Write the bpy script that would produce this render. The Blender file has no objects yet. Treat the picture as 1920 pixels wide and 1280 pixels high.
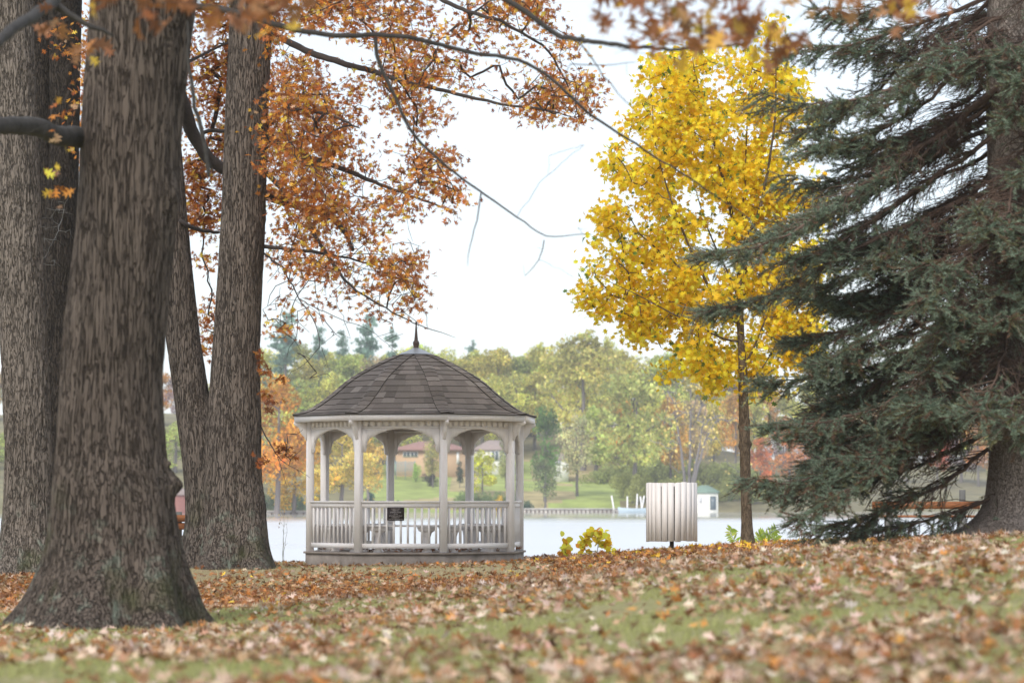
import bpy, math, random
import numpy as np
from mathutils import Vector
R_ = math.radians
sc = bpy.context.scene
col = sc.collection

# ------------------------------------------------------------------ camera
F = 5600.0            # focal length in pixels of a 1920 px wide picture
EZ = 1.6              # eye height
PITCH = math.atan(290.0 / F)
cam_d = bpy.data.cameras.new('camera'); cam = bpy.data.objects.new('camera', cam_d); col.objects.link(cam)
cam.location = (0, 0, EZ); cam.rotation_euler = (R_(90) + PITCH, 0, 0)
cam_d.sensor_width = 36; cam_d.lens = 36 * F / 1920
cam_d.clip_start = .5; cam_d.clip_end = 6000
cam_d.dof.use_dof = True; cam_d.dof.focus_distance = 52.0; cam_d.dof.aperture_fstop = 2.7
sc.camera = cam
# ------------------------------------------------------------------ world: overcast
SUN_EL, SUN_AZ = 42, 205
w = bpy.data.worlds.new('World'); sc.world = w; w.use_nodes = True
nt = w.node_tree; nt.nodes.clear()
out = nt.nodes.new('ShaderNodeOutputWorld')
sky = nt.nodes.new('ShaderNodeTexSky'); sky.sky_type = 'NISHITA'; sky.sun_disc = False
sky.sun_elevation = R_(SUN_EL); sky.sun_rotation = R_(SUN_AZ)
b1 = nt.nodes.new('ShaderNodeBackground'); b1.inputs[1].default_value = .05
nt.links.new(sky.outputs[0], b1.inputs[0])
b2 = nt.nodes.new('ShaderNodeBackground'); b2.inputs[1].default_value = .60   # cloud cover
tc = nt.nodes.new('ShaderNodeTexCoord'); nz = nt.nodes.new('ShaderNodeTexNoise')
nz.inputs['Scale'].default_value = 3.0; nz.inputs['Detail'].default_value = 4
mp = nt.nodes.new('ShaderNodeMapping'); mp.inputs['Scale'].default_value = (1, 1, 3)
nt.links.new(tc.outputs['Generated'], mp.inputs[0]); nt.links.new(mp.outputs[0], nz.inputs['Vector'])
cr = nt.nodes.new('ShaderNodeValToRGB')
cr.color_ramp.elements[0].position = .3; cr.color_ramp.elements[0].color = (.84, .90, 1.0, 1)
cr.color_ramp.elements[1].position = .7; cr.color_ramp.elements[1].color = (.93, .96, 1.0, 1)
nt.links.new(nz.outputs[0], cr.inputs[0]); nt.links.new(cr.outputs[0], b2.inputs[0])
ad = nt.nodes.new('ShaderNodeAddShader')
nt.links.new(b1.outputs[0], ad.inputs[0]); nt.links.new(b2.outputs[0], ad.inputs[1]); nt.links.new(ad.outputs[0], out.inputs[0])
sl = bpy.data.lights.new('sun', 'SUN'); sl.energy = 2.2; sl.angle = R_(22); sl.color = (1, .94, .86)
so = bpy.data.objects.new('sun', sl); col.objects.link(so)
so.rotation_euler = (R_(90 - SUN_EL), 0, R_(180 - SUN_AZ))
sc.view_settings.view_transform = 'Standard'; sc.view_settings.look = 'None'
sc.view_settings.exposure = 0.47; sc.view_settings.gamma = 1
try:
    sc.cycles.max_bounces = 8; sc.cycles.transparent_max_bounces = 8; sc.cycles.volume_bounces = 1
    sc.cycles.use_denoising = True
except Exception: pass

# ------------------------------------------------------------------ helpers
cp, sp_ = math.cos(PITCH), math.sin(PITCH)
def at(px, py, d):
    """point seen at picture place (px,py) of the 1920x1280 frame, at ground distance d"""
    x = (px - 960) / F; yc = -(py - 640) / F
    vy = cp - yc * sp_; vz = sp_ + yc * cp
    return np.array([x / vy * d, d, EZ + vz / vy * d])
def X_(px, d): return (px - 960) / F * d
rng = np.random.default_rng(7)

def hashn(ix, iy, iz, s=0):
    h = (ix.astype(np.int64) * 374761393 + iy.astype(np.int64) * 668265263 + iz.astype(np.int64) * 2147483647 + s * 974711) & 0xffffffff
    h = ((h ^ (h >> 13)) * 1274126177) & 0xffffffff
    h = ((h ^ (h >> 16)) * 2246822519) & 0xffffffff
    return ((h ^ (h >> 15)) & 0xffffff) / float(0xffffff)
def vnoise(x, y, z=0, s=0):
    x = np.asarray(x, float); y = np.asarray(y, float); z = np.asarray(z, float) + np.zeros_like(x)
    xi, yi, zi = np.floor(x), np.floor(y), np.floor(z)
    fx, fy, fz = x - xi, y - yi, z - zi
    fx = fx*fx*(3-2*fx); fy = fy*fy*(3-2*fy); fz = fz*fz*(3-2*fz)
    r = 0
    for a in (0, 1):
        for b in (0, 1):
            for c in (0, 1):
                r = r + hashn(xi+a, yi+b, zi+c, s) * (fx if a else 1-fx) * (fy if b else 1-fy) * (fz if c else 1-fz)
    return r
def fbm(x, y, z=0, s=0, o=3):
    r = 0; a = .5
    for i in range(o):
        r = r + a * vnoise(np.asarray(x)*2**i, np.asarray(y)*2**i, np.asarray(z)*2**i, s+i); a *= .5
    return r / (1 - .5**o)

def smat(o, m):
    o.data.materials.append(m)
class MB:
    """collects geometry with a colour per face"""
    def __init__(s): s.V = []; s.F = []; s.n = 0
    def add(s, V, faces, c=(1, 1, 1)):
        V = np.asarray(V, float).reshape(-1, 3)
        for f in (faces if isinstance(faces, list) else [faces]):
            f = np.asarray(f, int)
            if f.ndim == 1: f = f[None]
            cc = np.asarray(c, float)
            cc = np.broadcast_to(cc, (len(f), 3)) if cc.ndim == 1 or len(cc) != len(f) else cc
            s.F.append((f + s.n, cc))
        s.V.append(V); s.n += len(V); return s
    def box(s, lo, hi, c=(1, 1, 1), M=None):
        x0, y0, z0 = lo; x1, y1, z1 = hi
        V = np.array([(x0,y0,z0),(x1,y0,z0),(x1,y1,z0),(x0,y1,z0),(x0,y0,z1),(x1,y0,z1),(x1,y1,z1),(x0,y1,z1)], float)
        if M is not None: V = M(V)
        return s.add(V, np.array([(0,3,2,1),(4,5,6,7),(0,1,5,4),(1,2,6,5),(2,3,7,6),(3,0,4,7)]), c)
    def prism(s, pts, axis_fn, t0, t1, c=(1, 1, 1)):
        """closed outline pts (u,v) extruded between t0 and t1; axis_fn(u,v,t)->xyz"""
        n = len(pts)
        V = [axis_fn(u, v, t0) for u, v in pts] + [axis_fn(u, v, t1) for u, v in pts]
        s.add(V, [np.arange(n)[::-1][None], (np.arange(n) + n)[None],
                  np.array([(i, (i+1) % n, (i+1) % n + n, i + n) for i in range(n)])], c)
        return s
    def tube(s, P, R, k=6, c=(1, 1, 1), cap=True):
        P = np.asarray(P, float); R = np.broadcast_to(np.asarray(R, float), (len(P),))
        T = np.gradient(P, axis=0); T /= np.linalg.norm(T, axis=1)[:, None] + 1e-9
        ref = np.array([0, 0, 1.]) if abs(T[:, 2]).mean() < .8 else np.array([1., 0, 0])
        A = np.cross(T, ref); A /= np.linalg.norm(A, axis=1)[:, None] + 1e-9; B = np.cross(T, A)
        th = np.arange(k) * 2*math.pi/k
        V = P[:, None] + R[:, None, None] * (np.cos(th)[None, :, None]*A[:, None] + np.sin(th)[None, :, None]*B[:, None])
        i = np.arange(len(P)-1)[:, None]*k; j = np.arange(k)[None]; j2 = (j+1) % k
        Fq = np.stack([i+j, i+j2, i+k+j2, i+k+j], -1).reshape(-1, 4)
        fs = [Fq]
        if cap: fs += [np.arange(k)[::-1][None], (np.arange(k) + (len(P)-1)*k)[None]]
        return s.add(V.reshape(-1, 3), fs, c)
    def lathe(s, prof, c=(1, 1, 1), k=16, ctr=(0, 0, 0)):
        prof = np.asarray(prof, float)
        th = np.arange(k) * 2*math.pi/k
        V = np.stack([prof[:, :1]*np.cos(th), prof[:, :1]*np.sin(th), prof[:, 1:2] + 0*th], -1).reshape(-1, 3) + np.array(ctr)
        n = len(prof); i = np.arange(n-1)[:, None]*k; j = np.arange(k)[None]; j2 = (j+1) % k
        return s.add(V, [np.stack([i+j, i+j2, i+k+j2, i+k+j], -1).reshape(-1, 4), np.arange(k)[::-1][None], (np.arange(k)+(n-1)*k)[None]], c)
    def build(s, name, m, parent=None, smooth=False, loc=None):
        V = np.concatenate(s.V)
        if loc is not None: V = V - np.array(loc)
        me = bpy.data.meshes.new(name)
        me.vertices.add(len(V)); me.vertices.foreach_set('co', V.astype(np.float32).ravel())
        loops = np.concatenate([f.ravel() for f, _ in s.F])
        tot = np.concatenate([np.full(len(f), f.shape[1]) for f, _ in s.F])
        st = np.concatenate([[0], np.cumsum(tot)[:-1]])
        me.loops.add(len(loops)); me.loops.foreach_set('vertex_index', loops.astype(np.int32))
        me.polygons.add(len(tot)); me.polygons.foreach_set('loop_start', st.astype(np.int32))
        try: me.polygons.foreach_set('loop_total', tot.astype(np.int32))
        except Exception: pass
        if smooth: me.polygons.foreach_set('use_smooth', np.ones(len(tot), bool))
        me.update(calc_edges=True)
        C = np.concatenate([c for _, c in s.F]); C = np.c_[C, np.ones(len(C))]
        a = me.attributes.new('Col', 'FLOAT_COLOR', 'FACE'); a.data.foreach_set('color', C.astype(np.float32).ravel())
        o = bpy.data.objects.new(name, me); col.objects.link(o)
        if m: me.materials.append(m)
        if parent: o.parent = parent
        if loc is not None: o.location = loc
        return o
def tag(o, label=None, cat=None, group=None, kind=None):
    if label: o['label'] = label
    if cat: o['category'] = cat
    if group: o['group'] = group
    if kind: o['kind'] = kind
    return o
def empty(name, loc, label, cat, group=None, rz=0):
    o = bpy.data.objects.new(name, None); col.objects.link(o); o.location = loc; o.rotation_euler = (0, 0, rz)
    o.empty_display_size = .3
    return tag(o, label, cat, group)
def copy_tree(o, parent=None):
    c = o.copy(); col.objects.link(c)
    if parent: c.parent = parent
    for ch in [x for x in bpy.data.objects if x.parent == o]: copy_tree(ch, c)
    return c

# ------------------------------------------------------------------ materials
def newmat(name):
    m = bpy.data.materials.new(name); m.use_nodes = True; n = m.node_tree
    return m, n, n.nodes['Principled BSDF'], n.nodes['Material Output']
def N(n, t, **kw):
    x = n.nodes.new(t)
    for k, v in kw.items():
        if k in x.inputs: x.inputs[k].default_value = v
        else: setattr(x, k, v)
    return x
def coords(n, scale=(1, 1, 1), kind='Object'):
    t = N(n, 'ShaderNodeTexCoord'); m = N(n, 'ShaderNodeMapping'); m.inputs['Scale'].default_value = scale
    n.links.new(t.outputs[kind], m.inputs[0]); return m.outputs[0]
def ramp(n, fac, stops):
    r = N(n, 'ShaderNodeValToRGB'); e = r.color_ramp.elements
    while len(e) < len(stops): e.new(.5)
    for x, (p, c) in zip(e, stops): x.position = p; x.color = (*c, 1) if len(c) == 3 else c
    n.links.new(fac, r.inputs[0]); return r.outputs[0]
def mixc(n, a, b, fac, mode='MIX'):
    m = N(n, 'ShaderNodeMix'); m.data_type = 'RGBA'; m.blend_type = mode
    for i, v in ((6, a), (7, b)):
        if isinstance(v, tuple): m.inputs[i].default_value = (*v, 1)
        else: n.links.new(v, m.inputs[i])
    if isinstance(fac, (int, float)): m.inputs[0].default_value = fac
    else: n.links.new(fac, m.inputs[0])
    return m.outputs[2]
def bump(n, h, p, dist=.01, strength=1.0):
    b = N(n, 'ShaderNodeBump'); b.inputs['Distance'].default_value = dist; b.inputs['Strength'].default_value = strength
    n.links.new(h, b.inputs['Height']); n.links.new(b.outputs[0], p.inputs['Normal'])
def attr(n, name='Col'):
    a = N(n, 'ShaderNodeAttribute'); a.attribute_name = name; return a.outputs['Color']

def leaf_mat(name, trans=.45, rough=.55, objcol=False, spec=.3):
    m, n, p, o = newmat(name)
    c = attr(n)
    if objcol:
        oi = N(n, 'ShaderNodeObjectInfo'); c = mixc(n, c, oi.outputs['Color'], 1.0, 'MULTIPLY')
    n.links.new(c, p.inputs['Base Color']); p.inputs['Roughness'].default_value = rough
    p.inputs['Specular IOR Level'].default_value = spec
    t = N(n, 'ShaderNodeBsdfTranslucent'); n.links.new(c, t.inputs[0])
    mx = N(n, 'ShaderNodeMixShader'); mx.inputs[0].default_value = trans
    n.links.new(p.outputs[0], mx.inputs[1]); n.links.new(t.outputs[0], mx.inputs[2]); n.links.new(mx.outputs[0], o.inputs[0])
    return m
def bark_mat(name, c0, c1, c2, sc_=9, zs=.16, bd=.03, lichen=0.0, zmoss=0.0):
    m, n, p, o = newmat(name)
    co = coords(n, (sc_, sc_, sc_*zs))
    def ridge(scale, detail, dist, off):
        t = N(n, 'ShaderNodeTexNoise', Scale=scale, Detail=detail, Roughness=.5, Distortion=dist)
        mp_ = N(n, 'ShaderNodeMapping'); mp_.inputs['Location'].default_value = (off, off, off); n.links.new(co, mp_.inputs[0]); n.links.new(mp_.outputs[0], t.inputs['Vector'])
        s1 = N(n, 'ShaderNodeMath', operation='SUBTRACT'); n.links.new(t.outputs['Fac'], s1.inputs[0]); s1.inputs[1].default_value = .5
        s2 = N(n, 'ShaderNodeMath', operation='ABSOLUTE'); n.links.new(s1.outputs[0], s2.inputs[0])
        return ramp(n, s2.outputs[0], [(.004, (0, 0, 0)), (.040, (1, 1, 1))])
    ra = ridge(1.5, 2.5, .6, 0); rb_ = ridge(2.3, 2.5, .5, 7.3)
    h = mixc(n, ra, rb_, 1.0, 'MULTIPLY')
    v2 = N(n, 'ShaderNodeTexNoise', Scale=4.0, Detail=6.0, Roughness=.75); n.links.new(co, v2.inputs['Vector'])
    v3 = N(n, 'ShaderNodeTexNoise', Scale=3.2, Detail=6.0, Roughness=.7); n.links.new(coords(n, (sc_, sc_, sc_*zs*5)), v3.inputs['Vector'])
    hh = mixc(n, h, v3.outputs['Fac'], .30)
    c = ramp(n, hh, [(.08, c0), (.55, c1), (.95, c2)])
    big = N(n, 'ShaderNodeTexNoise', Scale=1.1, Detail=4.0); n.links.new(coords(n, (1.2, 1.2, .6)), big.inputs['Vector'])
    c = mixc(n, c, ramp(n, big.outputs['Fac'], [(.35, (.86, .84, .83)), (.65, (1.08, 1.06, 1.05))]), .8, 'MULTIPLY')
    if lichen > 0:
        ln = N(n, 'ShaderNodeTexNoise', Scale=5.0, Detail=5.0, Roughness=.65); n.links.new(coords(n), ln.inputs['Vector'])
        f = ramp(n, ln.outputs['Fac'], [(.60 - lichen*.1, (0, 0, 0)), (.70, (1, 1, 1))])
        geo = N(n, 'ShaderNodeNewGeometry'); sep = N(n, 'ShaderNodeSeparateXYZ'); n.links.new(geo.outputs['Position'], sep.inputs[0])
        mr = N(n, 'ShaderNodeMapRange'); mr.inputs[1].default_value = 1.9; mr.inputs[2].default_value = .5
        n.links.new(sep.outputs[2], mr.inputs[0])
        mu = N(n, 'ShaderNodeMath', operation='MULTIPLY'); n.links.new(f, mu.inputs[0]); n.links.new(mr.outputs[0], mu.inputs[1])
        c = mixc(n, c, (.25, .30, .24), mu.outputs[0])
        ln2 = N(n, 'ShaderNodeTexNoise', Scale=1.6, Detail=3.0); n.links.new(coords(n), ln2.inputs['Vector'])
        f2 = ramp(n, ln2.outputs['Fac'], [(.55, (0, 0, 0)), (.66, (1, 1, 1))])
        mu2 = N(n, 'ShaderNodeMath', operation='MULTIPLY'); n.links.new(f2, mu2.inputs[0]); n.links.new(mr.outputs[0], mu2.inputs[1])
        mu3 = N(n, 'ShaderNodeMath', operation='MULTIPLY'); n.links.new(mu2.outputs[0], mu3.inputs[0]); mu3.inputs[1].default_value = .7
        c = mixc(n, c, (.07, .085, .03), mu3.outputs[0])
    n.links.new(c, p.inputs['Base Color']); p.inputs['Roughness'].default_value = .95
    p.inputs['Specular IOR Level'].default_value = .15
    bump(n, hh, p, bd)
    return m
def plain(name, c, rough=.6, metal=0, var=.15, scale=6, bumpd=0.0, usecol=False, stretch=(1, 1, 1), spec=.4):
    m, n, p, o = newmat(name)
    nz = N(n, 'ShaderNodeTexNoise', Scale=scale, Detail=5.0, Roughness=.65); n.links.new(coords(n, stretch), nz.inputs['Vector'])
    base = tuple(c)
    if usecol:
        base = mixc(n, attr(n), tuple(c), 1.0, 'MULTIPLY')
    cc = mixc(n, base, ramp(n, nz.outputs['Fac'], [(.3, (1-var,)*3), (.7, (1+var,)*3)]), 1.0, 'MULTIPLY')
    n.links.new(cc, p.inputs['Base Color']); p.inputs['Roughness'].default_value = rough; p.inputs['Metallic'].default_value = metal
    p.inputs['Specular IOR Level'].default_value = spec
    if bumpd: bump(n, nz.outputs['Fac'], p, bumpd)
    return m
def paint_mat(name, c, dirt=(.30, .25, .21)):
    m, n, p, o = newmat(name)
    nz = N(n, 'ShaderNodeTexNoise', Scale=3.5, Detail=7.0, Roughness=.7); n.links.new(coords(n, (1, 1, .5)), nz.inputs['Vector'])
    n2 = N(n, 'ShaderNodeTexNoise', Scale=30, Detail=4.0); n.links.new(coords(n, (1, 1, .12)), n2.inputs['Vector'])
    c1 = mixc(n, tuple(c), dirt, ramp(n, nz.outputs['Fac'], [(.55, (0, 0, 0)), (.85, (.5, .5, .5))]))
    c1 = mixc(n, c1, ramp(n, n2.outputs['Fac'], [(.3, (.965, .965, .965)), (.7, (1.02, 1.02, 1.01))]), 1.0, 'MULTIPLY')
    n.links.new(c1, p.inputs['Base Color']); p.inputs['Roughness'].default_value = .6
    p.inputs['Specular IOR Level'].default_value = .25
    bump(n, n2.outputs['Fac'], p, .0004)
    return m
M = {}
M['leaf'] = leaf_mat('autumn leaf', .5)
M['litter'] = leaf_mat('fallen leaf', .15, .6, spec=.25)
M['far_leaf'] = leaf_mat('distant foliage', .5, .8, objcol=True, spec=.1)
M['needle'] = leaf_mat('spruce needle', .1, .5)
M['grassblade'] = leaf_mat('grass blade', .3, .5)
M['bark_oak'] = bark_mat('furrowed oak bark', (.036, .028, .023), (.115, .092, .076), (.148, .120, .101), 15, .055, .06, .6)
M['bark_grey'] = bark_mat('grey oak bark', (.040, .033, .027), (.132, .108, .090), (.178, .150, .128), 15, .09, .05, .7)
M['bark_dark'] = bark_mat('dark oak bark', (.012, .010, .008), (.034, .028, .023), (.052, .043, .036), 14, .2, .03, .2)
M['bark_pale'] = bark_mat('pale grey oak bark', (.055, .046, .038), (.155, .132, .110), (.22, .19, .162), 15, .14, .04, .5)
M['bark_maple'] = bark_mat('maple bark', (.06, .045, .03), (.12, .088, .06), (.17, .13, .09), 12, .3, .01)
M['bark_spruce'] = bark_mat('spruce bark', (.14, .115, .10), (.36, .30, .26), (.46, .40, .36), 20, .5, .02)
M['twig'] = plain('bare twig', (.045, .036, .032), .9, var=.3, scale=12)
M['twig_moss'] = plain('mossy limb', (.045, .041, .038), .95, var=.4, scale=9, bumpd=.01)
M['twig_spruce'] = plain('spruce twig', (.13, .085, .065), .9, var=.3, scale=8)
M['far_bark'] = plain('distant bark', (.16, .145, .14), .9, var=.3, scale=.5)
M['paint'] = paint_mat('weathered white paint', (.88, .845, .83), (.62, .56, .52))
M['paint_floor'] = plain('weathered deck boards', (.28, .24, .21), .8, var=.35, scale=4, stretch=(1, 1, 1))
M['ceiling'] = plain('stained ceiling boards', (.20, .15, .12), .8, var=.2, scale=6, stretch=(6, 1, 1))
M['shingle'] = plain('asphalt shingle', (1, 1, 1), .95, var=.22, scale=60, bumpd=.004, usecol=True, spec=.15)
M['shingle_edge'] = plain('shingle edge', (.05, .042, .038), .95)
M['metal_cap'] = plain('galvanised cap', (.42, .43, .44), .45, .6, var=.15)
M['finial'] = plain('brown turned finial', (.07, .045, .038), .5, var=.3)
M['plaque'] = plain('bronze plaque', (.035, .025, .024), .4, .3, var=.2)
M['letters'] = plain('raised letters', (.45, .42, .40), .5)
M['bin_slat'] = paint_mat('painted bin slat', (.72, .685, .665), (.66, .62, .59))
M['bin_steel'] = plain('dark bin liner', (.03, .03, .03), .6)
M['post'] = plain('weathered post', (.12, .095, .08), .8, var=.3)
M['bench_wood'] = plain('varnished bench wood', (.30, .115, .045), .5, var=.3, scale=4, stretch=(1, 8, 8))
M['bench_leg'] = plain('weathered bench support', (.13, .13, .125), .85, var=.25)

# ------------------------------------------------------------------ terrain
D_ROWS = np.array([0, 7.4, 13, 19.8, 24.7, 29.6, 33.4, 39.5, 46.9, 51.9, 58, 62, 66, 72, 90])
P_COLS = np.array([-2600, -600, 0, 400, 960, 1400, 1920, 2500, 4500])
DROP = np.array([
 # -2600 -600   0    400   960  1400  1920  2500 4500
 [1.3, .95, .90, .88, .85, .82, .80, .75, .7],
 [1.3, .95, .88, .87, .85, .82, .80, .75, .7],
 [1.3, .95, .86, .85, .83, .80, .75, .65, .5],
 [1.4, 1.1, 1.0, 1.0, .87, .72, .55, .40, .2],
 [1.5, 1.2, 1.12, 1.12, .89, .64, .45, .30, .1],
 [1.6, 1.3, 1.20, 1.17, .91, .61, .41, .25, .1],
 [1.6, 1.35, 1.27, 1.27, 1.0, .70, .46, .3, .1],
 [1.5, 1.3, 1.24, 1.28, 1.12, .80, .55, .4, .2],
 [1.3, 1.12, 1.06, 1.12, 1.09, .79, .62, .5, .4],
 [1.3, 1.20, 1.15, 1.24, 1.15, .86, .68, .6, .5],
 [1.4, 1.28, 1.22, 1.26, 1.24, .98, .80, .7, .6],
 [1.7, 1.6, 1.6, 1.6, 1.6, 1.4, 1.3, 1.2, 1.1],
 [2.4, 2.4, 2.4, 2.4, 2.4, 2.3, 2.3, 2.3, 2.3],
 [3.2]*9, [5]*9])
def cubic_w(t):
    t2, t3 = t*t, t*t*t
    return -.5*t3+t2-.5*t, 1.5*t3-2.5*t2+1, -1.5*t3+2*t2+.5*t, .5*t3-.5*t2
def gz(X, Y):
    X = np.asarray(X, float); Y = np.asarray(Y, float)
    Ys = np.maximum(Y, 6.0)
    px = np.clip(960 + X / Ys * F, P_COLS[0], P_COLS[-1] - 1e-3)
    r = np.clip(np.interp(Y, D_ROWS, np.arange(len(D_ROWS))), 0, len(D_ROWS)-1-1e-6)
    c = np.interp(px, P_COLS, np.arange(len(P_COLS)))
    ri = np.floor(r).astype(int); ci = np.minimum(np.floor(c).astype(int), len(P_COLS)-2)
    wr = cubic_w(r-ri); wc = cubic_w(c-ci); z = 0
    for a in range(4):
        for b in range(4):
            z = z + wr[a]*wc[b]*DROP[np.clip(ri-1+a, 0, len(D_ROWS)-1), np.clip(ci-1+b, 0, len(P_COLS)-1)]
    z = EZ - z
    return z + .05*(fbm(X*.5, Y*.5, 0, 3)-.5) + .012*(vnoise(X*4, Y*4, 0, 9)-.5)
def grid_obj(name, xs, ys, zf, m, colf=None):
    XX, YY = np.meshgrid(xs, ys); ZZ = zf(XX, YY)
    V = np.stack([XX, YY, ZZ], -1).reshape(-1, 3); nx = len(xs)
    i = np.arange(len(ys)-1)[:, None]*nx; j = np.arange(nx-1)[None]
    Fq = np.stack([i+j, i+j+1, i+nx+j+1, i+nx+j], -1).reshape(-1, 4)
    c = (1, 1, 1)
    if colf is not None:
        cen = V[Fq].mean(1); c = colf(cen[:, 0], cen[:, 1])
    b = MB(); b.add(V, Fq, c)
    return b.build(name, m, smooth=True)
# ground material
m, n, p, o = newmat('lawn and soil'); M['ground'] = m
n1 = N(n, 'ShaderNodeTexNoise', Scale=.55, Detail=4.0); n.links.new(coords(n), n1.inputs['Vector'])
n2 = N(n, 'ShaderNodeTexNoise', Scale=14, Detail=6.0, Roughness=.7); n.links.new(coords(n), n2.inputs['Vector'])
g = ramp(n, n2.outputs['Fac'], [(.3, (.15, .17, .06)), (.5, (.28, .30, .12)), (.72, (.38, .37, .19))])
tan = ramp(n, n2.outputs['Fac'], [(.3, (.19, .15, .09)), (.55, (.34, .28, .16)), (.75, (.44, .38, .24))])
sepp = N(n, 'ShaderNodeSeparateXYZ'); n.links.new(coords(n), sepp.inputs[0])
mr = N(n, 'ShaderNodeMapRange'); mr.inputs[1].default_value = 26; mr.inputs[2].default_value = 42; mr.inputs[3].default_value = .25; mr.inputs[4].default_value = .85
n.links.new(sepp.outputs[1], mr.inputs[0])
adm = N(n, 'ShaderNodeMath', operation='ADD'); n.links.new(mr.outputs[0], adm.inputs[0])
rr = ramp(n, n1.outputs['Fac'], [(.35, (0, 0, 0)), (.65, (.4, .4, .4))]); n.links.new(rr, adm.inputs[1])
n.links.new(mixc(n, g, tan, adm.outputs[0]), p.inputs['Base Color']); p.inputs['Roughness'].default_value = 1
p.inputs['Specular IOR Level'].default_value = .1
bump(n, n2.outputs['Fac'], p, .03)
xs = np.unique(np.concatenate([np.linspace(-120, -16, 30), np.arange(-16, 16.01, .3), np.linspace(16, 120, 30)]))
ys = np.unique(np.concatenate([np.linspace(-40, 6, 16), np.arange(6, 74, .35), [80, 90]]))
tag(grid_obj('ground', xs, ys, gz, M['ground']), kind='structure')

# lake
m, n, p, o = newmat('rippled lake water'); M['water'] = m
co = coords(n, (1, .55, 1))
w1 = N(n, 'ShaderNodeTexNoise', Scale=1.6, Detail=4.0, Roughness=.6); n.links.new(co, w1.inputs['Vector'])
w2 = N(n, 'ShaderNodeTexNoise', Scale=.07, Detail=3.0); n.links.new(coords(n, (.35, 1, 1)), w2.inputs['Vector'])
sepw = N(n, 'ShaderNodeSeparateXYZ'); n.links.new(coords(n), sepw.inputs[0])
mrw = N(n, 'ShaderNodeMapRange'); mrw.inputs[1].default_value = 300; mrw.inputs[2].default_value = 225; n.links.new(sepw.outputs[1], mrw.inputs[0])
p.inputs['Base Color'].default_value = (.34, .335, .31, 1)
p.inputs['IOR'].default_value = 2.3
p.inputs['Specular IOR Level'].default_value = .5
mu = N(n, 'ShaderNodeMath', operation='MULTIPLY'); n.links.new(ramp(n, w2.outputs['Fac'], [(.3, (.75,)*3), (.7, (1,)*3)]), mu.inputs[0]); n.links.new(mrw.outputs[0], mu.inputs[1])
mr2 = N(n, 'ShaderNodeMapRange'); mr2.inputs[3].default_value = .05; mr2.inputs[4].default_value = .34; n.links.new(mu.outputs[0], mr2.inputs[0])
gl = N(n, 'ShaderNodeBsdfGlossy'); gl.inputs['Color'].default_value = (.97, .97, .97, 1); n.links.new(mr2.outputs[0], gl.inputs['Roughness'])
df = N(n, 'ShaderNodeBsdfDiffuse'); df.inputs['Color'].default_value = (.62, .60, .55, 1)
bw = N(n, 'ShaderNodeBump'); bw.inputs['Distance'].default_value = .05; bw.inputs['Strength'].default_value = .5; n.links.new(w1.outputs['Fac'], bw.inputs['Height']); n.links.new(bw.outputs[0], gl.inputs['Normal'])
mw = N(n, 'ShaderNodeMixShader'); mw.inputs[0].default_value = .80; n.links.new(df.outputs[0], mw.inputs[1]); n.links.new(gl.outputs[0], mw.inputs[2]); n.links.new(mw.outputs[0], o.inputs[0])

b = MB(); b.add([(-700, 56, EZ-2.0), (700, 56, EZ-2.0), (700, 520, EZ-2.0), (-700, 520, EZ-2.0)], np.array([0, 1, 2, 3]))
# a real wavy sheet near the middle, flat to the sides
xs = np.unique(np.concatenate([np.linspace(-700, -90, 12), np.linspace(-90, 90, 160), np.linspace(90, 700, 12)]))
ys = np.unique(np.concatenate([np.linspace(56, 420, 420), np.linspace(420, 560, 10)]))
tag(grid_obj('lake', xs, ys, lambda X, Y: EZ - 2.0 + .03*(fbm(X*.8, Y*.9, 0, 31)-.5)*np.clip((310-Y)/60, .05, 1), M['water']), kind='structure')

# far shore
def shore_y(X):
    return 372 + 8*np.sin(X*.03+1) + np.where(X > 38, (X-38)*1.2, 0) - np.where(X < -24, np.clip((-24-X)*.9, 0, 40), 0)
def hz(X, Y):
    s = Y - shore_y(X)
    rise = np.clip(s, 0, 400)
    a = np.clip((X - 15) / 30, 0, 1)          # right side lower
    h = 1.0*np.clip(s/6, 0, 1) + (9.5 - 4.0*a) * np.clip(rise/95, 0, 1)**1.15 + 7*(1-a*.6)*np.clip((rise-70)/160, 0, 1)
    h = h + 1.6*(fbm(X*.03, Y*.03, 0, 5)-.5)*np.clip(rise/25, 0, 1)
    # a terrace for the houses
    return np.where(s < 0, EZ - 2.0 - np.clip(-s*.15, 0, 4), EZ - 2.0 + h)
m, n, p, o = newmat('far shore ground'); M['far_ground'] = m
n2 = N(n, 'ShaderNodeTexNoise', Scale=.35, Detail=6.0); n.links.new(coords(n), n2.inputs['Vector'])
n.links.new(mixc(n, attr(n), ramp(n, n2.outputs['Fac'], [(.3, (.7, .7, .7)), (.7, (1.3, 1.3, 1.3))]), 1, 'MULTIPLY'), p.inputs['Base Color'])
p.inputs['Roughness'].default_value = 1
def far_col(X, Y):
    s = Y - shore_y(X); px = 960 + X/Y*F
    n_ = fbm(X*.06, Y*.06, 0, 8)
    lawn = ((px > 690) & (px < 1175) & (s < 58 + 14*(n_-.5)*2)).astype(float)[:, None]
    tan_ = (((px > 985) & (s > 34 + 20*(n_-.5))) | ((px > 840) & (px < 900) & (s > 20)) | (n_ > .63)).astype(float)[:, None]
    g = np.array([.24, .29, .075]) * (.8 + .6*n_[:, None]); t = np.array([.36, .27, .15])
    c = g*(1-tan_*.8) + t*tan_*.8
    wood = np.array([.16, .14, .065]) * (.7 + .8*n_[:, None])
    return c*lawn + wood*(1-lawn)
xs = np.unique(np.concatenate([np.linspace(-700, -110, 20), np.linspace(-110, 110, 120), np.linspace(110, 700, 20)]))
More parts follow.
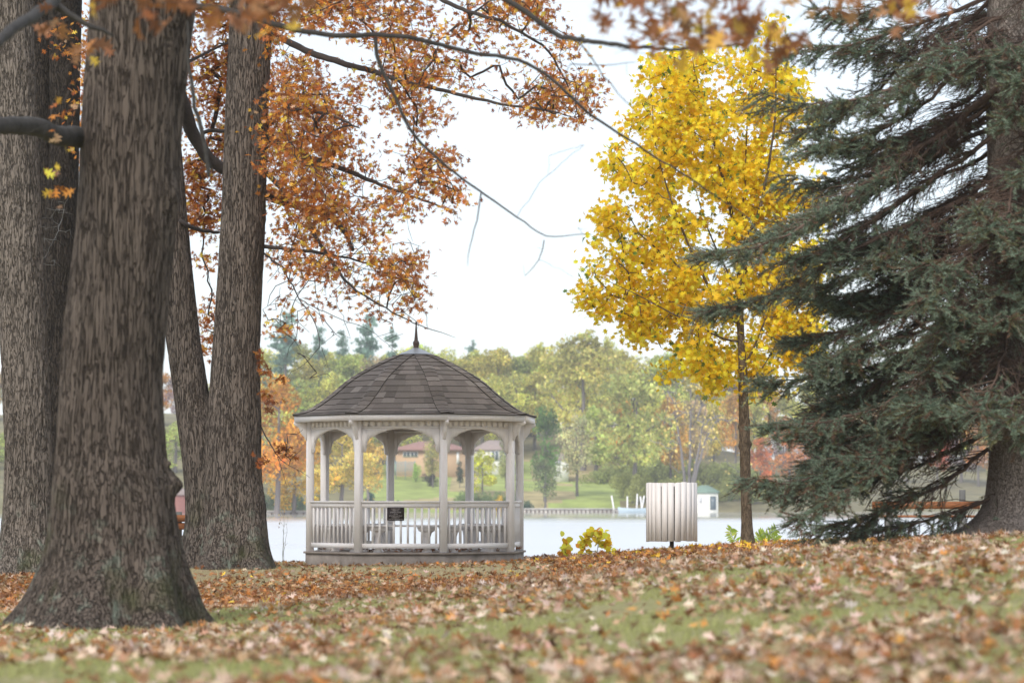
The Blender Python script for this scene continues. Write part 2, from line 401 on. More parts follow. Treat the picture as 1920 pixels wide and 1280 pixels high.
ys = np.unique(np.concatenate([np.linspace(320, 520, 110), np.linspace(520, 760, 30), np.linspace(760, 1200, 8)]))
tag(grid_obj('far_hillside', xs, ys, hz, M['far_ground'], far_col), kind='structure')

# ------------------------------------------------------------------ leaf templates
def leaf_template(kind):
    if kind == 'oak':
        h = [(.02, -.12), (.03, .10), (.24, .17), (.05, .27), (.25, .36), (.45, .52), (.07, .50), (.20, .66), (.34, .86), (.05, .72)]
    elif kind == 'maple':
        h = [(.02, -.10), (.30, -.10), (.20, .08), (.58, .28), (.24, .34), (.34, .76), (.10, .58)]
    elif kind == 'slim':
        h = [(.03, .0), (.13, .2), (.14, .5), (.07, .8)]
    elif kind == 'round':
        h = [(.05, .0), (.28, .1), (.40, .4), (.30, .75)]
    n_ = len(h)
    V = [(0, 0, 0), (0, .5, 0), (0, 1, 0)] + [(x, y, 0) for x, y in h] + [(-x, y, 0) for x, y in h]
    V = np.array(V, float)
    V[:, 2] = .28*np.abs(V[:, 0])               # folded along the midrib
    fr = [0] + list(range(3, 3+n_)) + [2, 1]; fl = [0, 1, 2] + list(range(3+n_, 3+2*n_))[::-1]
    V[:, 1] -= 0
    return V, np.array([fr, fl])
LT = {k: leaf_template(k) for k in ('oak', 'maple', 'round', 'slim')}
def place_leaves(b, kind, P, size, ydir, nrm, C, curl=.3, rg=rng):
    """leaves at points P; ydir = midrib direction, nrm = rough face normal"""
    V, Fc = LT[kind]; n_ = len(P)
    y = ydir / (np.linalg.norm(ydir, axis=1)[:, None]+1e-9)
    x = np.cross(y, nrm); x /= np.linalg.norm(x, axis=1)[:, None]+1e-9
    z = np.cross(x, y)
    Vl = np.broadcast_to(V, (n_,)+V.shape).copy()
    cu = rg.normal(0, curl, n_)[:, None]
    Vl[:, :, 2] = Vl[:, :, 2]*rg.uniform(-.3, 1.6, n_)[:, None] + cu*(Vl[:, :, 1]-.5)**2 + rg.normal(0, curl*.5, n_)[:, None]*Vl[:, :, 0]
    Vl *= (size[:, None, None])
    W = P[:, None] + Vl[..., :1]*x[:, None] + Vl[..., 1:2]*y[:, None] + Vl[..., 2:]*z[:, None]
    nv = V.shape[0]
    Fa = (np.arange(n_)[:, None, None]*nv + Fc[None]).reshape(-1, Fc.shape[1])
    b.add(W.reshape(-1, 3), [Fa], np.repeat(C, 2, axis=0))
def pal(n_, cols, wts, var=.18, rg=rng):
    cols = np.array(cols); wts = np.array(wts, float); wts /= wts.sum()
    c = cols[rg.choice(len(cols), n_, p=wts)]
    return np.clip(c * (1 + rg.normal(0, var, (n_, 1))) * (1 + rg.normal(0, .05, (n_, 3))), .005, .95)

# ------------------------------------------------------------------ branching
class Skel:
    def __init__(s): s.P = []; s.par = []; s.r = []; s.cnt = None
    def path(s, pts, r0, r1, seg=.2, wob=.02, parent=-1, rg=rng):
        pts = np.asarray(pts, float)
        L = np.r_[0, np.cumsum(np.linalg.norm(np.diff(pts, axis=0), axis=1))]
        n_ = max(2, int(L[-1]/seg)+1); t = np.linspace(0, L[-1], n_)
        # smooth: catmull through linear interpolation, averaged
        Q = np.stack([np.interp(t, L, pts[:, k]) for k in range(3)], 1)
        for _ in range(2): Q[1:-1] = .25*Q[:-2]+.5*Q[1:-1]+.25*Q[2:]
        Q[1:] += np.cumsum(rg.normal(0, wob, (n_-1, 3)), 0)*.35 + rg.normal(0, wob, (n_-1, 3))*.5
        ids = []
        for i, q in enumerate(Q):
            s.P.append(q); s.par.append(parent); s.r.append(r0+(r1-r0)*i/(n_-1)); parent = len(s.P)-1; ids.append(parent)
        return ids
    def nearest(s, p):
        A = np.array(s.P); return int(np.argmin(((A-p)**2).sum(1)))
    def grow(s, T, seg=.2, wob=.02, sag=.08, up=0.0, rg=rng, rmin=.003, pw=.42, grav=0.0):
        cap = len(s.P) + len(T)*40
        P = np.zeros((cap, 3)); n_ = len(s.P); P[:n_] = s.P
        n0 = n_
        d0 = np.array([((P[:n_]-t)**2).sum(1).min() for t in T]); ends = []
        for k in np.argsort(d0):
            t = T[k]; df = P[:n_]-t
            cost = (df**2).sum(1) + up*np.maximum(-df[:, 2], 0)*0
            i = int(np.argmin(cost)); L = math.sqrt(cost[i]); m_ = max(1, int(L/seg))
            par = i; p0 = P[i].copy()
            bow = rg.normal(0, sag*L, 3); bow[2] += sag*L
            for q in range(1, m_+1):
                u = q/m_; pt = p0+(t-p0)*u + bow*math.sin(math.pi*u)*.5 + (rg.normal(0, wob, 3) if q < m_ else 0)
                P[n_] = pt; s.P.append(pt); s.par.append(par); s.r.append(0); par = n_; n_ += 1
                if n_ >= cap-1: break
            ends.append(par)
            if n_ >= cap-1: break
        cnt = np.zeros(n_); 
        for e in ends: cnt[e] += 1
        for i in range(n_-1, -1, -1):
            if s.par[i] >= 0: cnt[s.par[i]] += cnt[i]
        for i in range(n0, n_): s.r[i] = rmin*max(cnt[i], 1)**pw
        return ends
    def mesh(s, b, c=(1, 1, 1), kbig=8):
        n_ = len(s.P); ch = [[] for _ in range(n_)]
        for i, p in enumerate(s.par):
            if p >= 0: ch[p].append(i)
        main = {}
        for i in range(n_):
            if ch[i]: main[i] = max(ch[i], key=lambda j: s.r[j])
        P = np.array(s.P)
        for i in range(n_):
            p = s.par[i]
            if p >= 0 and main[p] == i: continue
            chain = ([p] if p >= 0 else []) + [i]
            while chain[-1] in main: chain.append(main[chain[-1]])
            if len(chain) < 2: continue
            R = np.array([s.r[j] for j in chain])
            if p >= 0: R[0] = R[1]
            R[-1] *= .6
            mr_ = R.max()
            b.tube(P[chain], R, kbig if mr_ > .05 else (5 if mr_ > .012 else 3), c, cap=mr_ > .03)
def in_poly(px, py, poly):
    x, y = np.asarray(px), np.asarray(py); r = np.zeros(len(x), bool); n_ = len(poly)
    for i in range(n_):
        x1, y1 = poly[i]; x2, y2 = poly[(i+1) % n_]
        c = ((y1 > y) != (y2 > y)) & (x < (x2-x1)*(y-y1)/((y2-y1) or 1e-9)+x1); r ^= c
    return r
def sample_poly(poly, n_, rg, dens=None):
    a = np.array(poly, float); lo, hi = a.min(0), a.max(0); out_ = []
    while len(out_) < n_:
        q = rg.uniform(lo, hi, (n_*2, 2)); q = q[in_poly(q[:, 0], q[:, 1], poly)]
        if dens is not None: q = q[rg.random(len(q)) < dens(q[:, 0], q[:, 1])]
        out_ += list(q)
    return np.array(out_[:n_])

def trunk_mesh(b, pts, radii, base_z, nr=120, step=.03, flare=.6, flare_h=.8, amp=.02, freq=22, seed=0, lobes=5, burls=(), zs=.13, dx=0):
    """thick furrowed trunk through centre points pts (bottom to top) with radii"""
    pts = np.asarray(pts, float); L = np.r_[0, np.cumsum(np.linalg.norm(np.diff(pts, axis=0), axis=1))]
    n_ = int(L[-1]/step)+2; t = np.linspace(0, L[-1], n_)
    C = np.stack([np.interp(t, L, pts[:, k]) for k in range(3)], 1); Rr = np.interp(t, L, radii)
    for _ in range(int(.25/step)):
        C[1:-1] = .25*C[:-2]+.5*C[1:-1]+.25*C[2:]; Rr[1:-1] = .25*Rr[:-2]+.5*Rr[1:-1]+.25*Rr[2:]
    th = np.arange(nr)*2*math.pi/nr; TH, TT = np.meshgrid(th, t); RR = Rr[:, None]+0*TH
    zz = np.clip(C[:, 2:3]-base_z, -.5, None)
    fl = flare*np.exp(-np.clip(zz, 0, None)/(flare_h*.42))
    lob = .5+.5*np.cos(lobes*TH + 1.5*np.sin(TH*2+seed) + seed*1.7)
    big = fbm(np.cos(TH)*1.6+seed*5, np.sin(TH)*1.6, TT*.8, seed)
    R2 = RR*(1 + fl*(.55+.75*lob) + .10*(big-.5))
    u = np.cos(TH)*RR*freq; v = np.sin(TH)*RR*freq
    wz = TT*freq*zs
    wob = 1.2*(fbm(u*.35, v*.35, wz*.8, seed+3, 2)-.5)
    nn = fbm(u+wob*2, v+wob*2, wz, seed+11, 2)
    rid = np.clip(np.abs(2*nn-1)*8, 0, 1)
    R2 = R2 + amp*(rid-.7)*1.5 + amp*.5*(vnoise(u*2.2, v*2.2, TT*freq*.7, seed+5)-.5)
    for (bt, bz, bw, bh) in burls:
        da = (TH-bt+math.pi) % (2*math.pi)-math.pi
        R2 = R2 + bh*np.exp(-((da*RR)**2+(C[:, 2:3]-bz)**2)/(bw**2))*(1+.5*(vnoise(u, v, TT*freq*.5, 77)-.5))
    V = np.stack([C[:, :1]+R2*np.cos(TH), C[:, 1:2]+R2*np.sin(TH), C[:, 2:3]+0*TH], -1).reshape(-1, 3)
    i = np.arange(n_-1)[:, None]*nr; j = np.arange(nr)[None]; j2 = (j+1) % nr
    b.add(V, [np.stack([i+j, i+j2, i+nr+j2, i+nr+j], -1).reshape(-1, 4), (np.arange(nr)+(n_-1)*nr)[None]])
def TP(lst, d):   # list of (px_left, px_right, py) -> centres, radii
    pts = [at((a+b_)/2, y, d) for a, b_, y in lst]; r = [(b_-a)/2/F*d for a, b_, y in lst]
    return np.array(pts), np.array(r)

HAZE = .00030
# ------------------------------------------------------------------ gazebo
GD = 54.0; GX = X_(780, GD)*1.0
TH0 = 16.0
def gpt(r, deg, z):      # local gazebo coordinates, angle from the camera side
    a = R_(deg); return (r*math.sin(a), -r*math.cos(a), z)
GZ = EZ - (1035-930)/F*52.2
gaz = empty('gazebo', (GX, GD, GZ), 'white octagonal wooden gazebo with brown shingled dome roof and finial', 'gazebo')
RP = 1.95
ang = [TH0+45*k for k in range(8)]
def facefn(k):
    """local frame of side k (between vertex k and k+1): (u along, v out, z) -> gazebo coordinates"""
    p0 = np.array(gpt(RP, ang[k], 0)); p1 = np.array(gpt(RP, ang[(k+1) % 8]+(0 if k < 7 else 360), 0))
    d = p1-p0; L = np.linalg.norm(d[:2]); d /= L; o = np.array([d[1], -d[0], 0])
    def M_(V):
        V = np.asarray(V, float); return p0 + V[:, :1]*d + V[:, 1:2]*o + np.array([0, 0, 1.])*V[:, 2:3]
    return M_, L
# base
b = MB()
def octa(b, r0, r1, z0, z1, c=(1, 1, 1)):
    V = [gpt(r0, a, z0) for a in ang]+[gpt(r1, a, z1) for a in ang]
    b.add(V, [np.array([(i, (i+1) % 8, (i+1) % 8+8, i+8) for i in range(8)]), np.arange(8)[::-1][None], (np.arange(8)+8)[None]], c)
octa(b, 2.03, 2.03, -.45, -.035)
b.build('base_skirt', M['paint_floor'], gaz)
b = MB(); octa(b, 2.07, 2.07, -.034, 0.0); b.build('deck', M['paint_floor'], gaz)
for k in range(8):
    a = ang[k]; ct = np.array(gpt(RP, a, 0)); ra = R_(a)
    rd = np.array([math.sin(ra), -math.cos(ra), 0]); td = np.array([math.cos(ra), math.sin(ra), 0])
    def PM(V, ct=ct, rd=rd, td=td): V = np.asarray(V, float); return ct+V[:, :1]*td+V[:, 1:2]*rd+np.array([0, 0, 1.])*V[:, 2:3]
    b = MB(); h = .062
    ch = [(-h, -.05), (-.05, -h), (.05, -h), (h, -.05), (h, .05), (.05, h), (-.05, h), (-h, .05)]
    b.prism(ch, lambda u, v, t, PM=PM: PM([(u, v, t)])[0], .003, 2.32)
    b.build('post', M['paint'], gaz)
    # scrolled corbel under the eave, radially outward
    prof = [(.064, 2.30), (.30, 2.30), (.30, 2.26), (.275, 2.235), (.225, 2.22), (.195, 2.18), (.18, 2.12), (.145, 2.07), (.105, 2.035), (.09, 1.99), (.064, 1.97)]
    b = MB(); b.prism(prof, lambda u, v, t, PM=PM: PM([(t, u, v)])[0], -.022, .022)
    b.build('eave_bracket', M['paint'], gaz)
for k in range(8):
    FM, L = facefn(k); u0, u1 = .064, L-.064; uw = u1-u0; mid = L/2
    # arched panel with scalloped brackets
    half = [(0, 1.74), (.055, 1.755), (.07, 1.79), (.072, 1.86), (.09, 1.93), (.13, 1.99), (.18, 2.02), (.225, 2.03), (.235, 2.05), (.31, 2.085), (.43, 2.125), (.55, 2.15), (uw/2, 2.158)]
    poly = [(u0+u, z) for u, z in half] + [(u1-u, z) for u, z in half[:-1][::-1]]
    b = MB()
    n_ = len(poly)
    top = [(u, 2.17) for u, _ in poly]
    for i in range(n_-1):     # strip of prisms keeps the concave outline safe
        q = [poly[i], poly[i+1], top[i+1], top[i]]
        if abs(q[0][0]-q[1][0]) < 1e-6: continue
        V = [FM([(u, t, z)])[0] for t in (-.018, .018) for u, z in q]
        fc = [np.array([(3, 2, 1, 0), (4, 5, 6, 7), (0, 1, 5, 4), (2, 3, 7, 6)])]
        b.add(V, fc)
    b.build('arch_panel', M['paint'], gaz)
    b = MB(); b.box((u0, -.035, 2.172), (u1, .035, 2.20), M=FM); b.box((u0, -.02, 2.20), (u1, .005, 2.31), M=FM)
    b.box((u0, -.025, 2.06), (u0+.19, .021, 2.085), M=FM) if False else None
    b.build('header_beam', M['paint'], gaz)
    b = MB(); nd = 11
    for i in range(nd):
        uc = u0 + uw*(i+.5)/nd; b.box((uc-.042, .006, 2.201), (uc+.042, .034, 2.292), M=FM)
    b.build('dentil_frieze', M['paint'], gaz)
    if k == 3: pass
    # faces 0..7: face between ang[k], ang[k+1]; the rear one (k=3) is the way in
    if k == 3: continue
    b = MB()
    b.box((u0, -.022, .78), (u1, .022, .862), M=FM); b.box((u0-.002, -.05, .866), (u1+.002, .05, .896), M=FM)
    b.build('top_rail', M['paint'], gaz)
    b = MB(); b.box((u0, -.022, .07), (u1, .022, .155), M=FM); b.build('bottom_rail', M['paint'], gaz)
    nb = 11
    for i in range(nb):
        uc = u0+uw*(i+.5)/nd
        b = MB(); b.box((uc-.018, -.017, .152), (uc+.018, .017, .782), M=FM); b.build('baluster', M['paint'], gaz)
# roof
prof_px = [(228, 0), (197, 9.5), (162, 34), (123, 67), (84, 90), (45, 109.5), (29, 114.5)]
pr = np.array([(r/228*2.27, z/103.7) for r, z in prof_px]); 
# smooth the profile by dense catmull sampling
def catm(P, n_):
    P = np.vstack([2*P[0]-P[1], P, 2*P[-1]-P[-2]]); out_ = []
    for i in range(1, len(P)-2):
        for q in range(n_):
            t = q/n_; wv = [cubic_w(t)[a] for a in range(4)]; out_.append(sum(wv[a]*P[i-1+a] for a in range(4)))
    out_.append(P[-2]); return np.array(out_)
PF = catm(pr, 8); PF[:, 1] += 2.405
S = np.r_[0, np.cumsum(np.linalg.norm(np.diff(PF, axis=0), axis=1))]
def prof(s): return np.interp(s, S, PF[:, 0]), np.interp(s, S, PF[:, 1])
def pnorm(s):
    r0, z0 = prof(max(s-.02, 0)); r1, z1 = prof(min(s+.02, S[-1])); d = np.array([r1-r0, z1-z0]); d /= np.linalg.norm(d)+1e-9
    return np.array([-d[1]*-1, -d[0]])   # outward (r,z)
NC = 13; ss = np.linspace(0, S[-1], NC+1)
roof = MB(); edge = MB(); hip = MB(); rg = np.random.default_rng(3)
def rpt(k, u, s, lift):
    r, z = prof(s); nr_, nz_ = pnorm(s); r += nr_*lift; z += nz_*lift
    a0, a1 = np.array(gpt(r, ang[k], z)), np.array(gpt(r, ang[k]+45, z)); return a0+(a1-a0)*u
def shcol(): 
    v = rg.normal(1, .13); q = rg.random(); base = np.array([.185, .158, .138]) if q < .6 else (np.array([.165, .142, .123]) if q < .85 else np.array([.235, .205, .18]))
    return tuple(np.clip(base*v, .02, .3))
for k in range(8):
    for j in range(NC):
        s0, s1 = ss[j], ss[j+1]; r0, _ = prof(s0); wl = 2*r0*math.sin(R_(22.5))
        nt_ = max(1, int(round(wl/.25))); off = rg.uniform(-.3, .3)/nt_
        cuts = [0]+[min(max((i+off+rg.normal(0, .08))/nt_, .01), .99) for i in range(1, nt_)]+[1]
        for i in range(len(cuts)-1):
            a, c_ = cuts[i], cuts[i+1]
            if c_-a < .01: continue
            c = shcol(); lo = s0-.012; dj = rg.normal(0, .004)
            V = [rpt(k, a, max(lo+dj, 0), .014), rpt(k, c_, max(lo+dj, 0), .014), rpt(k, c_, s1, .003), rpt(k, a, s1, .003)]
            roof.add(V, np.array([(0, 1, 2, 3)]), c)
            Vb = [rpt(k, a, max(lo+dj, 0), .0), rpt(k, c_, max(lo+dj, 0), .0)]
            edge.add(V[:2]+Vb, np.array([(2, 3, 1, 0)]))
    # overlapping hip caps over the ridge at vertex k
    for j in range(NC+3):
        s0 = S[-1]*j/(NC+3); s1 = S[-1]*(j+1)/(NC+3)+.03; s1 = min(s1, S[-1]); c = shcol()
        r0, _ = prof(s0); r1, _ = prof(s1); w0 = min(.125/(2*r0*math.sin(R_(22.5))), .48); w1 = min(.125/(2*r1*math.sin(R_(22.5))), .48)
        km = (k-1) % 8
        V = [rpt(km, 1-w0, s0, .030), rpt(k, 0, s0, .042), rpt(k, w0, s0, .030), rpt(k, w1, s1, .020), rpt(k, 0, s1, .032), rpt(km, 1-w1, s1, .020)]
        Vb = [rpt(km, 1-w0, s0, .004), rpt(k, 0, s0, .016), rpt(k, w0, s0, .008), rpt(k, w1, s1, .004), rpt(km, 1-w1, s1, .004)]
        hip.add(V, np.array([(0, 1, 4, 5), (1, 2, 3, 4)]), c)
        edge.add(V+Vb, np.array([(6, 7, 1, 0), (7, 8, 2, 1), (8, 9, 3, 2), (10, 6, 0, 5)]))
ro = roof.build('roof', M['shingle'], gaz); hip.build('hip_caps', M['shingle'], ro); edge.build('shingle_edges', M['shingle_edge'], ro)
b = MB()   # boarded underside following the roof
n_ = len(PF)
V = [];
for i in range(0, n_, 4):
    r, z = PF[i]; V += [gpt(r-.05, a, z-.03) for a in ang]
q = len(V)//8
b.add(V, [np.array([(i*8+(j+1) % 8, i*8+j, (i+1)*8+j, (i+1)*8+(j+1) % 8) for i in range(q-1) for j in range(8)])], (1, 1, 1))
b.build('ceiling', M['ceiling'], ro)
b = MB()   # soffit and fascia
Vo = [gpt(2.24, a, 2.303) for a in ang]+[gpt(1.9, a, 2.318) for a in ang]
b.add(Vo, np.array([(i, i+8, (i+1) % 8+8, (i+1) % 8) for i in range(8)]))
b.build('soffit', M['paint'], gaz)
for k in range(8):
    b = MB(); p = [np.array(gpt(r, a, 0)) for a in (ang[k], ang[k]+45) for r in (2.215, 2.245)]
    V = [v+np.array([0, 0, z]) for z in (2.298, 2.408) for v in (p[0], p[1], p[3], p[2])]
    b.add(V, np.array([(0, 1, 2, 3), (7, 6, 5, 4), (0, 4, 5, 1), (1, 5, 6, 2), (2, 6, 7, 3), (3, 7, 4, 0)]))
    b.build('fascia', M['paint'], gaz)
b = MB()
V = [gpt(.335, a, 2.405+117.5/103.7) for a in ang]+[gpt(.18, a, 2.405+124/103.7) for a in ang]+[gpt(.03, a, 2.405+131/103.7) for a in ang]
b.add(V, np.array([(i+o*8, (i+1) % 8+o*8, (i+1) % 8+8+o*8, i+8+o*8) for i in range(8) for o in (0, 1)]))
b.build('roof_cap', M['metal_cap'], gaz)
zt = 2.405+126/103.7
b = MB(); b.lathe([(.0, zt), (.06, zt), (.062, zt+.03), (.045, zt+.05), (.055, zt+.09), (.06, zt+.13), (.05, zt+.155), (.032, zt+.18), (.034, zt+.20), (.028, zt+.24), (.014, zt+.44), (.012, zt+.455), (.024, zt+.475), (.022, zt+.495), (.008, zt+.515), (0, zt+.52)], k=14)
b.build('finial', M['finial'], gaz, smooth=True)
# benches inside, each a thing
for k in range(8):
    if k == 3: continue
    FM, L = facefn(k)
    wm = FM([(L/2, -.28, 0)])[0]
    bt = empty('inner_bench', (GX+wm[0], GD+wm[1], GZ+.002), {
        7: 'white bench along the gazebo front railing, behind the dark plaque', 0: 'white bench behind the front right gazebo railing panel',
        6: 'white bench behind the front left gazebo railing panel', 5: 'white bench at the far left side inside the gazebo',
        4: 'white bench at the rear left inside the gazebo', 1: 'white bench along the right end railing inside the gazebo',
        2: 'white bench at the rear right inside the gazebo'}[k], 'bench', 'built-in benches of the gazebo')
    def W(V, FM=FM, wm=wm): return FM(V)-wm
    b = MB()
    for q in range(3):
        v1 = -.06-.125*q; sh = .06+.125*q*.42
        b.box((.03+sh, v1-.115, .445), (L-.03-sh, v1, .475), M=W)
    b.build('seat', M['paint'], bt)
    for uc in (.32, L-.32):
        b = MB(); pf = [(-.16, .44), (-.13, .38), (-.07, .34), (-.045, .26), (-.045, .06), (-.08, .0), (.08, .0), (.045, .06), (.045, .26), (.07, .34), (.13, .38), (.16, .44)]
        n2_ = len(pf)//2
        for i in range(n2_-1):
            qd = [pf[i], pf[i+1], pf[-2-i], pf[-1-i]]
            V = [W([(uc+u, t, z)])[0] for t in (-.36, -.09) for u, z in qd]
            b.add(V, np.array([(3, 2, 1, 0), (4, 5, 6, 7), (0, 1, 5, 4), (2, 3, 7, 6)]))
        b.build('pedestal', M['paint'], bt)
# plaque on the front railing
FM, L = facefn(7)
u0p, u1p = .51, .81
org = FM([((u0p+u1p)/2, .05, .67)])[0]
pq = empty('plaque', (GX+org[0], GD+org[1], GZ+org[2]), 'small dark plaque with seven lines of pale lettering on the gazebo front railing', 'plaque')
b = MB(); c8 = [(-.15+.012, -.115), (.15-.012, -.115), (.15, -.103), (.15, .103), (.138, .115), (-.138, .115), (-.15, .103), (-.15, -.103)]
def PQ(u, v, t): return FM([((u0p+u1p)/2+u, .05+t, .67+v)])[0]-org
b.prism(c8, PQ, -.028, -.008); b.build('plate', M['plaque'], pq)
lines = ['GAZEBO IS A GIFT', 'FROM THE', 'GENEROUS CITIZENS', 'OF THE', 'BROOKSIDE LAKE TRUST', 'IN MEMORY OF', 'OUR TWO FORMER LEADERS']
dx = PQ(1, 0, 0)-PQ(0, 0, 0); ang_z = math.atan2(dx[1], dx[0])
for i, tx in enumerate(lines):
    cu = bpy.data.curves.new('lettering', 'FONT'); cu.body = tx; cu.size = .026; cu.align_x = 'CENTER'; cu.align_y = 'CENTER'; cu.extrude = .001
    to = bpy.data.objects.new('lettering', cu); col.objects.link(to)
    dg = bpy.context.evaluated_depsgraph_get(); me = bpy.data.meshes.new_from_object(to.evaluated_get(dg)); bpy.data.objects.remove(to)
    me.name = 'lettering'; o2 = bpy.data.objects.new('lettering', me); col.objects.link(o2); me.materials.append(M['letters']); o2.parent = pq
    wmax = max(v.co.x for v in me.vertices)-min(v.co.x for v in me.vertices); tgt = [.165, .10, .195, .07, .235, .14, .25][i]
    o2.scale = (tgt/wmax, 1, 1)
    o2.location = PQ(0, .09-.0305*i, -.006); o2.rotation_euler = (R_(90), 0, ang_z)
# leaves blown onto the deck: loose stuff
b = MB(); nL = 150; r_ = 1.9*np.sqrt(rng.random(nL)); a_ = rng.uniform(0, 2*math.pi, nL)
P = np.stack([GX+r_*np.cos(a_), GD+r_*np.sin(a_), GZ+.02+.03*rng.random(nL)], 1)
yd = rng.normal(0, 1, (nL, 3)); yd[:, 2] *= .25; nn_ = rng.normal(0, .4, (nL, 3))+[0, 0, 1]
place_leaves(b, 'oak', P, rng.uniform(.08, .13, nL), yd, nn_, pal(nL, [(.30, .12, .05), (.16, .07, .035), (.42, .28, .2)], [4, 3, 2]), curl=1.2)
tag(b.build('deck_leaves', M['litter']), kind='stuff')
# ------------------------------------------------------------------ litter bin
BD = 47.0; bx_ = X_(1259, BD); zb = EZ-(1014-930)/F*BD; gzb = float(gz(bx_, BD))
bn = empty('litter_bin', (bx_, BD, gzb), 'round litter bin clad in vertical pale painted slats on a short post', 'litter bin')
b = MB(); NS = 24; Rb = .392; rg = np.random.default_rng(5)
z0 = zb-gzb
b = MB(); b.lathe([(0, z0+.03), (.33, z0+.03), (.33, z0+.86), (.31, z0+.86), (.31, z0+.08)], k=28); b.build('liner', M['bin_steel'], bn, smooth=False)
for i in range(NS):
    a = 2*math.pi*(i+.5)/NS+.05; wd = math.pi*Rb/NS - .0045+rg.normal(0, .0012); t = .02
    ca, sa = math.cos(a), math.sin(a); dz = rg.normal(0, .005); lean = rg.normal(0, .0035)
    def SM(V, ca=ca, sa=sa, lean=lean):
        V = np.asarray(V, float).copy(); rr = Rb+V[:, 1]; tt = V[:, 0]+lean*(V[:, 2]-z0)/.9; return np.stack([rr*ca-tt*sa, rr*sa+tt*ca, V[:, 2]], 1)
    b = MB(); b.box((-wd, -t/2, z0+dz), (wd, t/2, z0+.915+dz), M=SM); b.build('slat', M['bin_slat'], bn)
b = MB(); b.lathe([(.362, z0+.2), (.378, z0+.2), (.378, z0+.24), (.362, z0+.24)], k=28); b.lathe([(.362, z0+.7), (.378, z0+.7), (.378, z0+.74), (.362, z0+.74)], k=28); b.build('hoop', M['bin_steel'], bn)
b = MB(); b.box((-.032, -.032, -.25), (.032, .032, z0+.08)); b.build('post', M['post'], bn)
# bare soil ring round the post
b = MB()
a_ = np.arange(24)*2*math.pi/24; V = [(bx_, BD, gzb+.05)]+[(bx_+.46*math.cos(t), BD+.46*math.sin(t), float(gz(bx_+.46*math.cos(t), BD+.46*math.sin(t)))-.02) for t in a_]
b.add(V, np.array([(0, i+1, (i+1) % 24+1) for i in range(24)])); M['soil'] = plain('bare soil', (.075, .055, .04), 1, var=.4, scale=20, bumpd=.02)
tag(b.build('soil_mound', M['soil'], smooth=True), kind='structure')
# ------------------------------------------------------------------ park benches
def park_bench(px, d, label, seat_py, rz=0.0, W_=1.55, nback=2, group='wooden park benches facing the lake'):
    x = X_(px, d); zs = EZ-(seat_py-930)/F*d; g = zs-.43
    t = empty('park_bench', (x, d, g), label, 'bench', group, rz)
    for q in range(nback):
        b = MB(); zc = .60+.135*q; b.box((-W_/2, -.03-.03*q, zc-.06), (W_/2, .008-.03*q, zc+.06)); b.build('back_slat', M['bench_wood'], t)
    for q in range(3):
        b = MB(); b.box((-W_/2, .06+.14*q, .40), (W_/2, .18+.14*q, .435)); b.build('seat_slat', M['bench_wood'], t)
    for s_ in (-1, 1):
        b = MB(); xc = s_*(W_/2-.28)
        b.box((xc-.06, .01, -.3), (xc+.06, .10, .397)); b.box((xc-.06, .36, -.3), (xc+.06, .45, .397)); b.box((xc-.055, .101, .30), (xc+.055, .359, .396))
        b.box((xc-.05, .011, .398), (xc+.05, .055, .85))
        b.build('leg', M['bench_leg'], t)
    return t
park_bench(283, 52.0, 'brown slatted park bench partly hidden between the two oak trunks', 1004)
park_bench(1735, 49.0, 'brown park bench with pale grey legs under the spruce boughs', 966, rz=R_(-4), W_=1.75, nback=1)
# ------------------------------------------------------------------ big near trees
OAKC = [(.66, .27, .05), (.48, .16, .035), (.30, .10, .03), (.80, .42, .06), (.85, .60, .08), (.55, .33, .20)]
def tree_root(px, d, label, cat='tree', name='oak_tree', group=None, dz=0):
    x = X_(px, d); return empty(name, (x, d, float(gz(x, d))+dz), label, cat, group)
def fin(b, name, mat, root, smooth=True): return b.build(name, mat, root, smooth=smooth, loc=None) if False else _fin(b, name, mat, root, smooth)
def _fin(b, name, mat, root, smooth):
    b.V = [v-np.array(root.location) for v in b.V]; return b.build(name, mat, root, smooth=smooth)
def crown_leaves(b, ends, kind, nper, spread, size, C, wts, rg, hang=.5, zfl=.7, curl=.4, var=.2):
    E_ = np.asarray(ends); n_ = len(E_)*nper
    P = np.repeat(E_, nper, 0)+rg.normal(0, 1, (n_, 3))*np.array([spread, spread, spread*zfl])
    yd = rg.normal(0, 1, (n_, 3)); yd[:, 2] = yd[:, 2]*.6-hang
    nn_ = rg.normal(0, .75, (n_, 3))+np.array([0, -.25, .5])
    place_leaves(b, kind, P, rg.uniform(size*.7, size*1.25, n_), yd, nn_, pal(n_, C, wts, var, rg), curl=curl, rg=rg)

# --- big oak in front
rg = np.random.default_rng(21)
bo = tree_root(215, 27, 'massive blurred oak trunk with flared roots, nearest of the trees on the left')
pts, rad = TP([(5, 395, 1190), (30, 372, 1150), (62, 356, 1100), (80, 342, 1050), (92, 332, 1000), (97, 324, 920), (103, 314, 860), (107, 308, 780), (112, 306, 700), (120, 314, 600), (132, 325, 500), (140, 333, 420), (147, 338, 320), (154, 345, 200), (162, 358, 90), (168, 372, 0), (160, 392, -120), (150, 400, -300), (160, 395, -700), (190, 380, -1300)], 27)
rad = rad*np.interp(np.arange(len(rad)), [0, 1, 2, 4, 19], [.62, .72, .86, .97, .97])
b = MB(); bz = float(gz(pts[0][0], 27))
trunk_mesh(b, pts, rad, bz, nr=230, step=.022, flare=.62, flare_h=.85, amp=.011, freq=21, seed=2, lobes=5, zs=.07,
           burls=[(-.35, at(0, 372, 27)[2], .16, .05), (-.1, at(0, 905, 27)[2], .11, .10), (-.2, at(0, 868, 27)[2], .03, .06)])
_fin(b, 'trunk', M['bark_oak'], bo, True)
sk = Skel()
def TD(l): return [at(x, y, d) for x, y, d in l]
